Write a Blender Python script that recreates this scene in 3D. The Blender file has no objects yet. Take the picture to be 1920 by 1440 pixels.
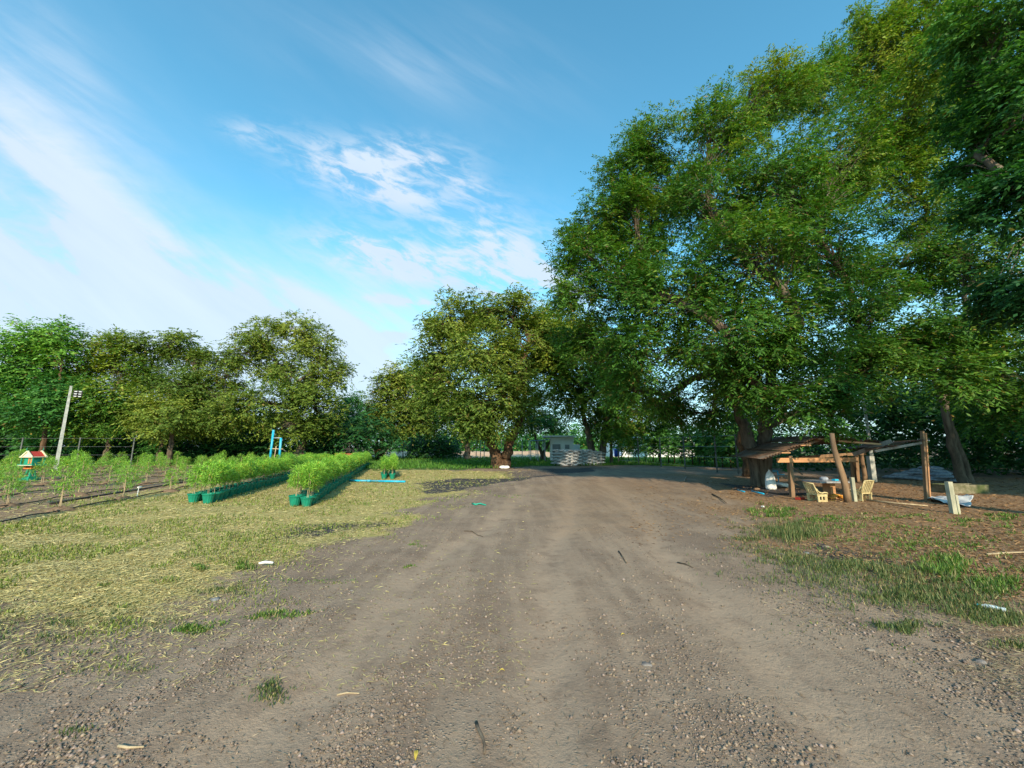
import bpy, math, random
import numpy as np
from mathutils import Vector
R = math.radians
rng = np.random.default_rng(7)
random.seed(7)
sc = bpy.context.scene
C = sc.collection

# ------------------------------------------------------------ camera, sky, sun, exposure
EYE = 1.6
F = 720.0                       # focal length in pixels of the 1920 px wide photograph
PITCH = math.atan(118.0 / F)
cam_d = bpy.data.cameras.new('camera')
cam = bpy.data.objects.new('camera', cam_d); C.objects.link(cam)
cam_d.sensor_width = 36.0
cam_d.lens = 36.0 * F / 1920.0
cam_d.clip_start = 0.05; cam_d.clip_end = 3000
cam.location = (0, 0, EYE)
cam.rotation_euler = (math.pi / 2 + PITCH, 0, 0)
sc.camera = cam

SUN_EL = R(27); SUN_AZ = math.atan2(0.13, -0.99)      # direction towards the sun, clockwise from +Y
sun_vec = Vector((math.sin(SUN_AZ) * math.cos(SUN_EL), math.cos(SUN_AZ) * math.cos(SUN_EL), math.sin(SUN_EL)))
sd = bpy.data.lights.new('sun', 'SUN'); sun = bpy.data.objects.new('sun', sd); C.objects.link(sun)
sd.energy = 4.6; sd.angle = R(0.6); sd.color = (1.0, 0.82, 0.58)
sun.rotation_euler = sun_vec.to_track_quat('Z', 'Y').to_euler()
sc.view_settings.view_transform = 'Standard'
sc.view_settings.look = 'None'
sc.view_settings.exposure = 0.48
sc.view_settings.gamma = 1.0

_fw = np.array([0, math.cos(PITCH), math.sin(PITCH)]); _up = np.array([0, -math.sin(PITCH), math.cos(PITCH)])
def ray(px, py):
    return _fw * F + np.array([1.0, 0, 0]) * (px - 960) + _up * (720 - py)
def P(px, py, Y):                # the place at depth Y behind a pixel of the photograph
    d = ray(px, py); return np.array([0, 0, EYE]) + d * (Y / d[1])
def G(px, py, z=0.0):            # the place on the ground behind a pixel
    d = ray(px, py); t = (z - EYE) / d[2]; p = np.array([0, 0, EYE]) + d * t; p[2] = z; return p

# world
W = bpy.data.worlds.new('World'); sc.world = W; W.use_nodes = True
nt = W.node_tree; nt.nodes.clear()
class NB:
    """small helper for node trees"""
    def __init__(s, t): s.t = t
    def n(s, ty, **k):
        o = s.t.nodes.new(ty)
        for a, b in k.items(): setattr(o, a, b)
        return o
    def set(s, sock, v):
        if v is None: return
        if isinstance(v, bpy.types.NodeSocket): s.t.links.new(v, sock)
        elif isinstance(v, (tuple, list)) and sock.type == 'RGBA' and len(v) == 3: sock.default_value = (*v, 1)
        else: sock.default_value = v
    def m(s, op, a, b=None, c=None, clamp=False):
        o = s.n('ShaderNodeMath', operation=op); o.use_clamp = clamp
        s.set(o.inputs[0], a); s.set(o.inputs[1], b)
        if c is not None: s.set(o.inputs[2], c)
        return o.outputs[0]
    def vm(s, op, a, b=None):
        o = s.n('ShaderNodeVectorMath', operation=op); s.set(o.inputs[0], a); s.set(o.inputs[1], b)
        return o.outputs['Value'] if op in ('DOT_PRODUCT', 'LENGTH') else o.outputs[0]
    def mix(s, f, a, b, mode='MIX'):
        o = s.n('ShaderNodeMix', data_type='RGBA', blend_type=mode)
        s.set(o.inputs[0], f); s.set(o.inputs[6], a); s.set(o.inputs[7], b); return o.outputs[2]
    def noise(s, vec, scale, detail=4, rough=0.55, dist=0.0, col=False):
        o = s.n('ShaderNodeTexNoise'); s.set(o.inputs['Vector'], vec); o.inputs['Scale'].default_value = scale
        o.inputs['Detail'].default_value = detail; o.inputs['Roughness'].default_value = rough
        o.inputs['Distortion'].default_value = dist
        return o.outputs['Color' if col else 'Fac']
    def ramp(s, v, lo, hi, smooth=True):
        o = s.n('ShaderNodeMapRange'); o.clamp = True
        o.interpolation_type = 'SMOOTHSTEP' if smooth else 'LINEAR'
        s.set(o.inputs['Value'], v); s.set(o.inputs['From Min'], lo); s.set(o.inputs['From Max'], hi)
        return o.outputs['Result']
    def comb(s, x, y, z):
        o = s.n('ShaderNodeCombineXYZ'); s.set(o.inputs[0], x); s.set(o.inputs[1], y); s.set(o.inputs[2], z); return o.outputs[0]
nb = NB(nt)
tc = nb.n('ShaderNodeTexCoord').outputs['Generated']
sep = nb.n('ShaderNodeSeparateXYZ'); nt.links.new(tc, sep.inputs[0]); DX, DY, DZ = sep.outputs
sky = nb.n('ShaderNodeTexSky', sky_type='NISHITA')
sky.sun_disc = False; sky.sun_elevation = SUN_EL; sky.sun_rotation = SUN_AZ % (2 * math.pi)
sky.air_density = 1.0; sky.dust_density = 0.6; sky.ozone_density = 2.0
# gnomonic sky coordinates around the +Y direction, in photograph-pixel-like units of 1/720
ysafe = nb.m('MAXIMUM', DY, 0.08)
A_ = nb.m('MULTIPLY', nb.m('DIVIDE', DX, ysafe), 7.2)
B_ = nb.m('MULTIPLY', nb.m('DIVIDE', DZ, ysafe), 7.2)
front = nb.ramp(DY, 0.1, 0.35)
def blob(px, py, rx, ry, ang):
    d = ray(px, py); a0 = d[0] / d[1] * 7.2; b0 = d[2] / d[1] * 7.2
    ca, sa = math.cos(R(ang)), math.sin(R(ang))
    da = nb.m('SUBTRACT', A_, a0); db = nb.m('SUBTRACT', B_, b0)
    u = nb.m('ADD', nb.m('MULTIPLY', da, ca * 100 / rx), nb.m('MULTIPLY', db, sa * 100 / rx))
    v = nb.m('SUBTRACT', nb.m('MULTIPLY', db, ca * 100 / ry), nb.m('MULTIPLY', da, sa * 100 / ry))
    r2 = nb.m('ADD', nb.m('MULTIPLY', u, u), nb.m('MULTIPLY', v, v))
    return nb.m('EXPONENT', nb.m('MULTIPLY', r2, -1.0))
def streak(ang, su, sv, scale, off, detail=7, rough=0.6, dist=0.6):
    ca, sa = math.cos(R(ang)), math.sin(R(ang))
    u = nb.m('ADD', nb.m('MULTIPLY', A_, ca), nb.m('MULTIPLY', B_, sa))
    v = nb.m('SUBTRACT', nb.m('MULTIPLY', B_, ca), nb.m('MULTIPLY', A_, sa))
    return nb.noise(nb.comb(nb.m('MULTIPLY', u, su), nb.m('MULTIPLY', v, sv), off), scale, detail, rough, dist)
def addm(*xs):
    r = xs[0]
    for x in xs[1:]: r = nb.m('ADD', r, x)
    return r
sA = streak(-36, 0.22, 1.5, 0.75, 3.1, 7, 0.55, 0.35)         # broad veils on the left
sB = streak(-24, 0.7, 1.9, 1.9, 8.7, 9, 0.62, 0.35)          # mottled small cirrus
sC = streak(-12, 0.5, 1.6, 1.6, 5.2, 8, 0.62, 0.3)
veil = addm(nb.m('MULTIPLY', blob(20, 250, 420, 150, -42), 0.75), blob(120, 500, 430, 170, -30), blob(380, 610, 400, 110, -16),
            nb.m('MULTIPLY', blob(620, 560, 330, 110, -10), 0.6))
veil = nb.m('MULTIPLY', veil, nb.m('MULTIPLY_ADD', nb.ramp(sA, 0.36, 0.64), 0.62, nb.m('MULTIPLY', sC, 0.75)))
veil2 = nb.m('MULTIPLY', addm(blob(800, 110, 260, 110, -12), nb.m('MULTIPLY', blob(100, 90, 260, 60, -45), 0.9)), nb.m('MULTIPLY', nb.ramp(sA, 0.25, 0.8), 0.42))
wisp = addm(blob(690, 335, 170, 52, -24), nb.m('MULTIPLY', blob(770, 290, 110, 40, -8), 0.8), nb.m('MULTIPLY', blob(880, 350, 70, 30, -30), 0.6),
            blob(720, 480, 150, 42, -16), nb.m('MULTIPLY', blob(930, 470, 120, 80, -10), 0.8), nb.m('MULTIPLY', blob(1010, 540, 120, 60, 0), 0.8),
            nb.m('MULTIPLY', blob(760, 565, 70, 9, -8), 1.0), nb.m('MULTIPLY', blob(732, 632, 28, 8, 2), 1.0),
            nb.m('MULTIPLY', blob(470, 250, 60, 25, -20), 0.35))
wisp = nb.m('MULTIPLY', wisp, nb.m('MULTIPLY_ADD', nb.ramp(sB, 0.36, 0.64), 1.25, nb.m('MULTIPLY', sC, 0.18)))
frontd = nb.m('MULTIPLY', front, addm(veil, veil2, wisp))
# the rest of the sky: the same thin cirrus, everywhere
zz = nb.m('ADD', nb.m('MAXIMUM', DZ, 0.0), 0.18)
cp = nb.comb(nb.m('DIVIDE', DX, zz), nb.m('MULTIPLY', nb.m('DIVIDE', DY, zz), 0.55), 0.0)
gen = nb.m('MULTIPLY', nb.ramp(nb.noise(cp, 0.9, 8, 0.6, 0.8), 0.45, 0.85), nb.m('SUBTRACT', 1.0, nb.m('MULTIPLY', front, 0.75)))
gen = nb.m('MULTIPLY', gen, 0.6)
hor = nb.m('MULTIPLY', nb.ramp(DZ, 0.42, 0.0), 0.80)
dens = nb.m('MINIMUM', addm(frontd, gen, hor), 0.93)
skyc = nb.mix(1.0, sky.outputs[0], (1.22, 2.45, 2.28), 'MULTIPLY')
cloud = nb.mix(nb.ramp(sA, 0.2, 0.8), (4.8, 5.8, 7.1), (5.6, 6.5, 7.5))
col = nb.mix(dens, skyc, cloud)
bg = nb.n('ShaderNodeBackground'); nt.links.new(col, bg.inputs[0]); bg.inputs[1].default_value = 0.10
out = nb.n('ShaderNodeOutputWorld'); nt.links.new(bg.outputs[0], out.inputs[0])

# ------------------------------------------------------------ materials
def mat(name, fn):
    m = bpy.data.materials.new(name); m.use_nodes = True; t = m.node_tree; t.nodes.clear()
    b = NB(t); o = b.n('ShaderNodeOutputMaterial'); t.links.new(fn(b), o.inputs[0]); return m
def bsdf(b, col, rough=0.8, bump=None, bstr=0.3, bdist=0.01, metal=0.0, spec=0.3, trans=0.0):
    p = b.n('ShaderNodeBsdfPrincipled'); b.set(p.inputs['Base Color'], col); b.set(p.inputs['Roughness'], rough)
    p.inputs['Metallic'].default_value = metal; p.inputs['Specular IOR Level'].default_value = spec
    if bump is not None:
        q = b.n('ShaderNodeBump'); q.inputs['Strength'].default_value = bstr; q.inputs['Distance'].default_value = bdist
        b.set(q.inputs['Height'], bump); b.t.links.new(q.outputs[0], p.inputs['Normal'])
    if trans: p.inputs['Transmission Weight'].default_value = trans
    return p.outputs[0]
def worn(name, c1, c2, scale=6, rough=0.8, stretch=(1, 1, 1), bstr=0.4, c3=None, **k):
    def fn(b):
        t = b.n('ShaderNodeTexCoord').outputs['Object']
        v = b.vm('MULTIPLY', t, stretch)
        n = b.noise(v, scale, 6, 0.65); n2 = b.noise(v, scale * 0.27, 3)
        c = b.mix(b.ramp(n, 0.3, 0.7), c1, c2)
        if c3: c = b.mix(b.m('MULTIPLY', b.ramp(n2, 0.5, 0.68), 0.8), c, c3)
        return bsdf(b, c, rough, b.noise(v, scale * 4, 5), bstr, 0.01, **k)
    return mat(name, fn)
def leafmat(name, transl=0.35, gloss=0.25):
    def fn(b):
        a = b.n('ShaderNodeAttribute', attribute_name='Col')
        c = a.outputs['Color']
        p = bsdf(b, c, 0.55, spec=gloss)
        tr = b.n('ShaderNodeBsdfTranslucent'); b.set(tr.inputs[0], b.mix(1.0, c, (1.15, 1.25, 0.5), 'MULTIPLY'))
        mx = b.n('ShaderNodeMixShader'); mx.inputs[0].default_value = transl
        b.t.links.new(p, mx.inputs[1]); b.t.links.new(tr.outputs[0], mx.inputs[2]); return mx.outputs[0]
    return mat(name, fn)
M_leaf = leafmat('foliage')
M_grass = leafmat('grass_blades', 0.3)
M_straw = leafmat('dry_straw', 0.1, 0.1)
M_bark = worn('bark', (0.06, 0.045, 0.035), (0.17, 0.13, 0.095), 7, 0.95, (1, 1, 0.22), 1.0, c3=(0.20, 0.17, 0.13), spec=0.1)
M_barkbrown = worn('brown_bark', (0.055, 0.034, 0.022), (0.16, 0.10, 0.062), 7, 0.95, (1, 1, 0.25), 1.0, spec=0.1)
M_greenplastic = worn('green_pot_plastic', (0.006, 0.17, 0.11), (0.012, 0.24, 0.15), 7, 0.45, bstr=0.1, c3=(0.06, 0.15, 0.10))
M_soil = worn('potting_soil', (0.03, 0.022, 0.018), (0.10, 0.07, 0.05), 30, 1.0, spec=0.0)
M_mound = worn('mound_soil', (0.12, 0.08, 0.055), (0.27, 0.18, 0.12), 14, 1.0, bstr=0.8, spec=0.0)
M_stake = worn('cane', (0.30, 0.22, 0.13), (0.46, 0.36, 0.23), 12, 0.8)
M_black = worn('black_hose', (0.012, 0.012, 0.012), (0.04, 0.036, 0.033), 8, 0.5)
M_blue = worn('blue_pipe', (0.01, 0.30, 0.52), (0.02, 0.42, 0.62), 5, 0.35, bstr=0.05, c3=(0.12, 0.42, 0.55))
M_conc = worn('concrete', (0.30, 0.32, 0.30), (0.5, 0.5, 0.46), 6, 0.9, c3=(0.25, 0.27, 0.24))
M_palepost = worn('weathered_post', (0.26, 0.26, 0.19), (0.48, 0.45, 0.34), 8, 0.9, (1, 1, 0.3), c3=(0.20, 0.25, 0.13))
M_wood = worn('weathered_wood', (0.12, 0.075, 0.045), (0.30, 0.19, 0.11), 5, 0.85, (1, 1, 0.15), 0.6, c3=(0.12, 0.085, 0.06))
M_beam = worn('timber_beam', (0.34, 0.17, 0.08), (0.55, 0.29, 0.14), 4, 0.8, (0.2, 1, 1), 0.5, c3=(0.22, 0.12, 0.07))
M_greywood = worn('grey_wood', (0.16, 0.14, 0.12), (0.34, 0.31, 0.27), 5, 0.9, (1, 1, 0.2), 0.5)
M_rust = worn('rusty_sheet', (0.075, 0.042, 0.028), (0.17, 0.10, 0.062), 3.5, 0.75, (1, 1, 1), 0.3, c3=(0.15, 0.13, 0.11))
M_sack = worn('woven_sack', (0.30, 0.32, 0.34), (0.56, 0.57, 0.57), 5, 0.7, bstr=0.5)
M_greysack = worn('old_sack', (0.15, 0.17, 0.21), (0.36, 0.39, 0.44), 5, 0.8, bstr=0.5)
M_white = worn('white_paint', (0.80, 0.80, 0.78), (0.86, 0.86, 0.84), 2, 0.8)
M_cream = worn('cream_chair', (0.40, 0.32, 0.16), (0.60, 0.49, 0.26), 9, 0.6, c3=(0.38, 0.28, 0.13))
M_orange = worn('orange_plastic', (0.6, 0.24, 0.03), (0.72, 0.34, 0.06), 8, 0.5)
M_slab = worn('table_slab', (0.16, 0.16, 0.17), (0.34, 0.34, 0.35), 10, 0.5)
M_moss = worn('mossy_trough', (0.10, 0.10, 0.05), (0.26, 0.23, 0.16), 6, 0.95, c3=(0.06, 0.09, 0.025))
M_tarp = worn('pale_sheet', (0.5, 0.53, 0.57), (0.68, 0.7, 0.72), 4, 0.5, bstr=0.7)
M_shgreen = worn('shrine_green', (0.01, 0.20, 0.12), (0.02, 0.30, 0.19), 10, 0.5)
M_shred = worn('shrine_red', (0.38, 0.03, 0.02), (0.50, 0.06, 0.035), 10, 0.5)
M_shor = worn('shrine_orange', (0.6, 0.14, 0.03), (0.68, 0.22, 0.05), 10, 0.5)
M_shcream = worn('shrine_cream', (0.62, 0.55, 0.36), (0.72, 0.66, 0.48), 10, 0.6)
M_metal = worn('grey_steel', (0.26, 0.28, 0.29), (0.42, 0.44, 0.45), 8, 0.5, metal=0.5)
M_galv = worn('grey_door', (0.22, 0.23, 0.24), (0.34, 0.35, 0.36), 3, 0.6)
M_bluesheet = worn('blue_roof', (0.14, 0.25, 0.46), (0.26, 0.38, 0.58), 3, 0.5)
M_stone = worn('stone', (0.13, 0.115, 0.11), (0.24, 0.215, 0.20), 18, 0.9, bstr=0.6)
M_dark = worn('dark_metal', (0.02, 0.02, 0.022), (0.07, 0.06, 0.055), 8, 0.6)
M_pod = worn('red_rust_paint', (0.22, 0.06, 0.03), (0.34, 0.11, 0.05), 6, 0.7)
M_bottle = worn('clear_plastic', (0.5, 0.62, 0.68), (0.66, 0.76, 0.8), 20, 0.15, spec=0.6, trans=0.35)
M_thinpost = worn('dark_post', (0.07, 0.08, 0.075), (0.16, 0.17, 0.16), 8, 0.8)
M_lens = worn('lamp_lens', (0.6, 0.62, 0.64), (0.7, 0.72, 0.74), 8, 0.2)
M_greenstrip = worn('green_strip', (0.0, 0.25, 0.18), (0.02, 0.35, 0.26), 8, 0.4)
def gravelm(b):
    a = b.n('ShaderNodeAttribute', attribute_name='Col'); t = b.n('ShaderNodeTexCoord').outputs['Object']
    return bsdf(b, b.mix(b.m('MULTIPLY', b.noise(t, 60), 0.6), a.outputs['Color'], (0.10, 0.085, 0.075)), 0.95, spec=0.15)
M_gravel = mat('gravel', gravelm)

def earth(b):
    """one material for all the open ground; the zone masks say what grows or lies where, and paint the sunlit mid road"""
    m1 = b.n('ShaderNodeAttribute', attribute_name='zone1'); m2 = b.n('ShaderNodeAttribute', attribute_name='zone2')
    s1 = b.n('ShaderNodeSeparateColor'); b.t.links.new(m1.outputs['Color'], s1.inputs[0])
    s2 = b.n('ShaderNodeSeparateColor'); b.t.links.new(m2.outputs['Color'], s2.inputs[0])
    road, dry, green = s1.outputs; dark, orange, rut = s2.outputs
    t = b.n('ShaderNodeNewGeometry').outputs['Position']
    nL = b.noise(t, 0.45, 5, 0.6); nM = b.noise(t, 2.6, 6, 0.65); nF = b.noise(t, 17, 7, 0.7); nG = b.noise(t, 75, 4, 0.7)
    nR = b.noise(b.vm('ADD', t, (31, 7, 0)), 6.5, 6, 0.7)
    sx = b.noise(b.vm('MULTIPLY', t, (2.2, 0.22, 1)), 1.6, 5, 0.6)          # streaks along the tracks
    # compacted dust and grit
    base = b.mix(b.ramp(nM, 0.3, 0.7), (0.205, 0.146, 0.107), (0.274, 0.202, 0.150))
    base = b.mix(b.m('MULTIPLY', b.ramp(sx, 0.42, 0.62), 0.62), base, (0.345, 0.256, 0.186))
    base = b.mix(b.m('MULTIPLY', b.ramp(nL, 0.45, 0.65), 0.6), base, (0.175, 0.125, 0.096))
    vor = b.n('ShaderNodeTexVoronoi'); b.t.links.new(t, vor.inputs['Vector']); vor.inputs['Scale'].default_value = 42
    vor.inputs['Randomness'].default_value = 1
    st = b.ramp(vor.outputs['Distance'], 0.42, 0.18)
    cell = b.n('ShaderNodeSeparateColor'); b.t.links.new(vor.outputs['Color'], cell.inputs[0])
    gmask = b.m('MULTIPLY', st, b.ramp(b.m('SUBTRACT', nR, b.m('MULTIPLY', rut, 0.3)), 0.40, 0.56))
    gcol = b.mix(cell.outputs[0], (0.10, 0.08, 0.068), (0.42, 0.36, 0.30))
    base = b.mix(b.m('MULTIPLY', gmask, 0.75), base, gcol)
    base = b.mix(b.m('MULTIPLY', rut, b.ramp(nM, 0.25, 0.6)), base, (0.337, 0.249, 0.182))
    base = b.mix(b.m('MULTIPLY', b.ramp(nF, 0.56, 0.70), 0.45), base, (0.13, 0.095, 0.072))
    base = b.mix(b.m('MULTIPLY', b.ramp(nG, 0.58, 0.70), 0.5), base, (0.46, 0.36, 0.27))
    # orange litter strewn dirt; the mid road takes this tone as painted sunlight
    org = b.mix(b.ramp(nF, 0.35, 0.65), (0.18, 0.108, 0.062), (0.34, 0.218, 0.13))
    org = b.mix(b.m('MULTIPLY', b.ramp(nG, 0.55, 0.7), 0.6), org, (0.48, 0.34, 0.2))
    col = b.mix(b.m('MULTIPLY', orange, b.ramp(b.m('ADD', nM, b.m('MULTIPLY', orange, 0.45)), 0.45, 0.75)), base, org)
    # mown dry grass
    sd_ = b.noise(b.vm('MULTIPLY', t, (1, 1.6, 1)), 26, 5, 0.75)
    dryc = b.mix(b.ramp(sd_, 0.36, 0.62), (0.20, 0.155, 0.06), (0.58, 0.46, 0.20))
    dryc = b.mix(b.m('MULTIPLY', b.ramp(nM, 0.44, 0.62), 0.5), dryc, (0.25, 0.27, 0.07))
    col = b.mix(b.ramp(b.m('ADD', dry, b.m('MULTIPLY', b.m('SUBTRACT', nR, 0.5), 1.1)), 0.33, 0.67), col, dryc)
    grn = b.mix(b.ramp(nF, 0.35, 0.65), (0.035, 0.075, 0.018), (0.10, 0.17, 0.04))
    col = b.mix(b.ramp(b.m('ADD', green, b.m('MULTIPLY', b.m('SUBTRACT', nR, 0.5), 1.0)), 0.35, 0.65), col, grn)
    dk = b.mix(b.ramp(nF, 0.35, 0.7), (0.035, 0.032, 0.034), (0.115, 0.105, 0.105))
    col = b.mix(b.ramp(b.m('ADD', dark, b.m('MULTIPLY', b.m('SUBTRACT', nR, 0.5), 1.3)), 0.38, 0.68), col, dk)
    h = b.m('ADD', b.m('MULTIPLY', nF, 0.6), b.m('ADD', b.m('MULTIPLY', nG, 0.25), b.m('MULTIPLY', gmask, 0.35)))
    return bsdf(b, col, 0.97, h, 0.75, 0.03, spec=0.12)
M_earth = mat('earth', earth)

# ------------------------------------------------------------ mesh helpers
def np_mesh(name, V, Fq, col=None, mats=(), smooth=False):
    """V (n,3); Fq (m,k) with k = 3 or 4"""
    me = bpy.data.meshes.new(name); n, k = len(Fq), Fq.shape[1]
    me.vertices.add(len(V)); me.vertices.foreach_set('co', np.asarray(V, np.float32).ravel())
    me.loops.add(n * k); me.loops.foreach_set('vertex_index', np.asarray(Fq, np.int32).ravel())
    me.polygons.add(n); me.polygons.foreach_set('loop_start', np.arange(0, n * k, k, dtype=np.int32))
    me.update(calc_edges=True)
    if smooth: me.polygons.foreach_set('use_smooth', np.ones(n, bool))
    if col is not None:
        a = me.color_attributes.new('Col', 'FLOAT_COLOR', 'POINT')
        a.data.foreach_set('color', np.hstack([col, np.ones((len(col), 1))]).astype(np.float32).ravel())
    for m in mats: me.materials.append(m)
    return me
class MB:
    def __init__(s): s.v = []; s.f = []; s.n = 0
    def add(s, V, Fs):
        s.v.append(np.asarray(V, float)); s.f += [tuple(int(i) + s.n for i in f) for f in Fs]; s.n += len(V); return s
    def box(s, c, size, rz=0.0, rx=0.0, ry=0.0):
        x, y, z = [q / 2 for q in size]
        V = np.array([[a, b, d] for a in (-x, x) for b in (-y, y) for d in (-z, z)])
        for ang, (i, j) in ((rx, (1, 2)), (ry, (2, 0)), (rz, (0, 1))):
            if ang:
                ca, sa = math.cos(ang), math.sin(ang); a = V[:, i].copy(); b = V[:, j].copy()
                V[:, i] = a * ca - b * sa; V[:, j] = a * sa + b * ca
        return s.add(V + np.array(c, float), [(0, 1, 3, 2), (4, 6, 7, 5), (0, 4, 5, 1), (2, 3, 7, 6), (0, 2, 6, 4), (1, 5, 7, 3)])
    def beam(s, p0, p1, w, h):
        p0 = np.array(p0, float); p1 = np.array(p1, float); d = p1 - p0; d /= np.linalg.norm(d)
        up = np.array([0, 0, 1.0]) if abs(d[2]) < 0.9 else np.array([0, 1.0, 0])
        a = np.cross(d, up); a /= np.linalg.norm(a); b = np.cross(a, d)
        V = [q + a * i * w / 2 + b * j * h / 2 for q in (p0, p1) for i, j in ((-1, -1), (1, -1), (1, 1), (-1, 1))]
        return s.add(V, [(3, 2, 1, 0), (4, 5, 6, 7), (0, 1, 5, 4), (1, 2, 6, 5), (2, 3, 7, 6), (3, 0, 4, 7)])
    def tube(s, pts, rad, sides=8, cap=True, jit=0.0, seed=0):
        V, Fs = tube_np(pts, rad, sides, jit, seed)
        Fs = [tuple(f) for f in Fs]
        if cap:
            n = len(pts); Fs.append(tuple(range(sides))[::-1]); Fs.append(tuple(range((n - 1) * sides, n * sides)))
        return s.add(V, Fs)
    def lathe(s, prof, sides=16, c=(0, 0, 0)):
        V = [(c[0] + r * math.cos(2 * math.pi * k / sides), c[1] + r * math.sin(2 * math.pi * k / sides), c[2] + z) for r, z in prof for k in range(sides)]
        Fs = [(i * sides + k, i * sides + (k + 1) % sides, (i + 1) * sides + (k + 1) % sides, (i + 1) * sides + k) for i in range(len(prof) - 1) for k in range(sides)]
        return s.add(V, Fs)
    def mesh(s, name, m, smooth=False):
        me = bpy.data.meshes.new(name); me.from_pydata(np.vstack(s.v).tolist(), [], s.f); me.materials.append(m)
        if smooth: me.polygons.foreach_set('use_smooth', np.ones(len(me.polygons), bool))
        me.update(); return me
    def obj(s, name, m, parent=None, smooth=False, loc=None):
        return link(name, s.mesh(name, m, smooth), parent, loc)
def tube_np(pts, rad, sides=8, jit=0.0, seed=0):
    pts = np.asarray(pts, float); n = len(pts); rad = np.broadcast_to(np.asarray(rad, float), (n,))
    T = np.gradient(pts, axis=0); T /= np.linalg.norm(T, axis=1)[:, None] + 1e-9
    ref = np.array([0, 0, 1.0]) if abs(T[:, 2]).mean() < 0.75 else np.array([1.0, 0.13, 0])
    A = np.cross(T, ref); A /= np.linalg.norm(A, axis=1)[:, None] + 1e-9; B = np.cross(T, A)
    th = np.arange(sides) * 2 * math.pi / sides
    rr = rad[:, None] * np.ones((1, sides))
    if jit:
        g = np.random.default_rng(seed); ridge = 1 + jit * g.uniform(-1, 1, sides); rr = rr * ridge * (1 + jit * 0.5 * g.uniform(-1, 1, (n, sides)))
    V = pts[:, None, :] + rr[:, :, None] * (np.cos(th)[None, :, None] * A[:, None, :] + np.sin(th)[None, :, None] * B[:, None, :])
    i = np.arange(n - 1)[:, None] * sides; k = np.arange(sides)[None, :]; k2 = (k + 1) % sides
    Fs = np.stack([i + k, i + k2, i + sides + k2, i + sides + k], -1).reshape(-1, 4)
    return V.reshape(-1, 3), Fs
def link(name, me, parent=None, loc=None):
    o = bpy.data.objects.new(name, me); C.objects.link(o)
    if parent is not None: o.parent = parent
    if loc is not None: o.location = loc
    return o
def tag(o, label=None, cat=None, group=None, kind=None):
    if label: o['label'] = label
    if cat: o['category'] = cat
    if group: o['group'] = group
    if kind: o['kind'] = kind
    return o
def thing(name, label, cat, loc=(0, 0, 0), rz=0.0, group=None):
    o = bpy.data.objects.new(name, None); C.objects.link(o); o.location = loc; o.rotation_euler = (0, 0, rz)
    o.empty_display_size = 0.1
    return tag(o, label, cat, group)
def copy_thing(src, loc, rz, label, group=None, scale=None):
    r = src.copy(); C.objects.link(r); r.location = loc; r.rotation_euler = (0, 0, rz); r['label'] = label
    if group: r['group'] = group
    if scale: r.scale = scale
    for ch in list(src.children):
        c = ch.copy(); C.objects.link(c); c.parent = r
        for g in list(ch.children):
            d = g.copy(); C.objects.link(d); d.parent = c
    return r
def smooth_noise(x, y, s, seed=0):
    """cheap value noise for arrays"""
    g = np.random.default_rng(seed); T = g.uniform(-1, 1, (64, 64))
    u = x / s; v = y / s; i = np.floor(u).astype(int); j = np.floor(v).astype(int); fu = u - i; fv = v - j
    fu = fu * fu * (3 - 2 * fu); fv = fv * fv * (3 - 2 * fv); q = lambda a, b: T[a % 64, b % 64]
    return (q(i, j) * (1 - fu) + q(i + 1, j) * fu) * (1 - fv) + (q(i, j + 1) * (1 - fu) + q(i + 1, j + 1) * fu) * fv
def sdf(poly, x, y):
    """signed distance (positive inside) from points to a polygon"""
    d = np.full(x.shape, 1e9); ins = np.zeros(x.shape, bool); n = len(poly)
    for i in range(n):
        ax, ay = poly[i][:2]; bx, by = poly[(i + 1) % n][:2]
        ex, ey = bx - ax, by - ay; t = np.clip(((x - ax) * ex + (y - ay) * ey) / (ex * ex + ey * ey + 1e-12), 0, 1)
        d = np.minimum(d, np.hypot(x - ax - t * ex, y - ay - t * ey))
        c = ((ay > y) != (by > y)) & (x < (bx - ax) * (y - ay) / (by - ay + 1e-12) + ax); ins ^= c
    return np.where(ins, d, -d)
def zone(pts): return [G(*p) if len(p) == 2 else np.array([p[0], p[1], 0]) for p in pts]

# ------------------------------------------------------------ ground and road
road_poly = zone([(1163, 872), (1060, 889), (965, 908), (850, 948), (700, 1010), (560, 1085), (330, 1165), (0, 1300)]) + \
    [np.array([-3.2, 0.6, 0]), np.array([-3.5, -30, 0]), np.array([4.5, -30, 0]), np.array([3.5, 1.5, 0])] + \
    zone([(1920, 1290), (1700, 1180), (1500, 1085), (1390, 1020), (1360, 960), (1330, 925), (1310, 903)]) + \
    [np.array([19.0, 22.0, 0]), np.array([60.0, 24.0, 0]), np.array([60.0, 29.0, 0]), np.array([20.0, 28.5, 0])]
dry_poly = zone([(0, 1175), (300, 1125), (560, 1030), (720, 975), (850, 925), (960, 897), (940, 884), (690, 878), (560, 880)]) + [np.array([-12, 36, 0]), np.array([-70, 36, 0]), np.array([-70, 3, 0])]
plot_poly = [np.array([-9.6, 5.0, 0]), np.array([-13.9, 17, 0]), np.array([-11.6, 17.0, 0]), np.array([-16.5, 35, 0]), np.array([-60, 35, 0]), np.array([-60, 5, 0])]
green_poly = zone([(560, 872), (700, 882), (860, 880), (1000, 874), (1150, 872)]) + [np.array([19, 30.5, 0]), np.array([60, 30, 0]), np.array([90, 150, 0]), np.array([-90, 150, 0]), np.array([-80, 37, 0])]
orange_poly = zone([(1190, 885), (1350, 905), (1330, 935), (1400, 1010), (1640, 1040), (1920, 1150)]) + [np.array([40, 5, 0]), np.array([40, 20, 0]), np.array([14, 22, 0])]
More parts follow.
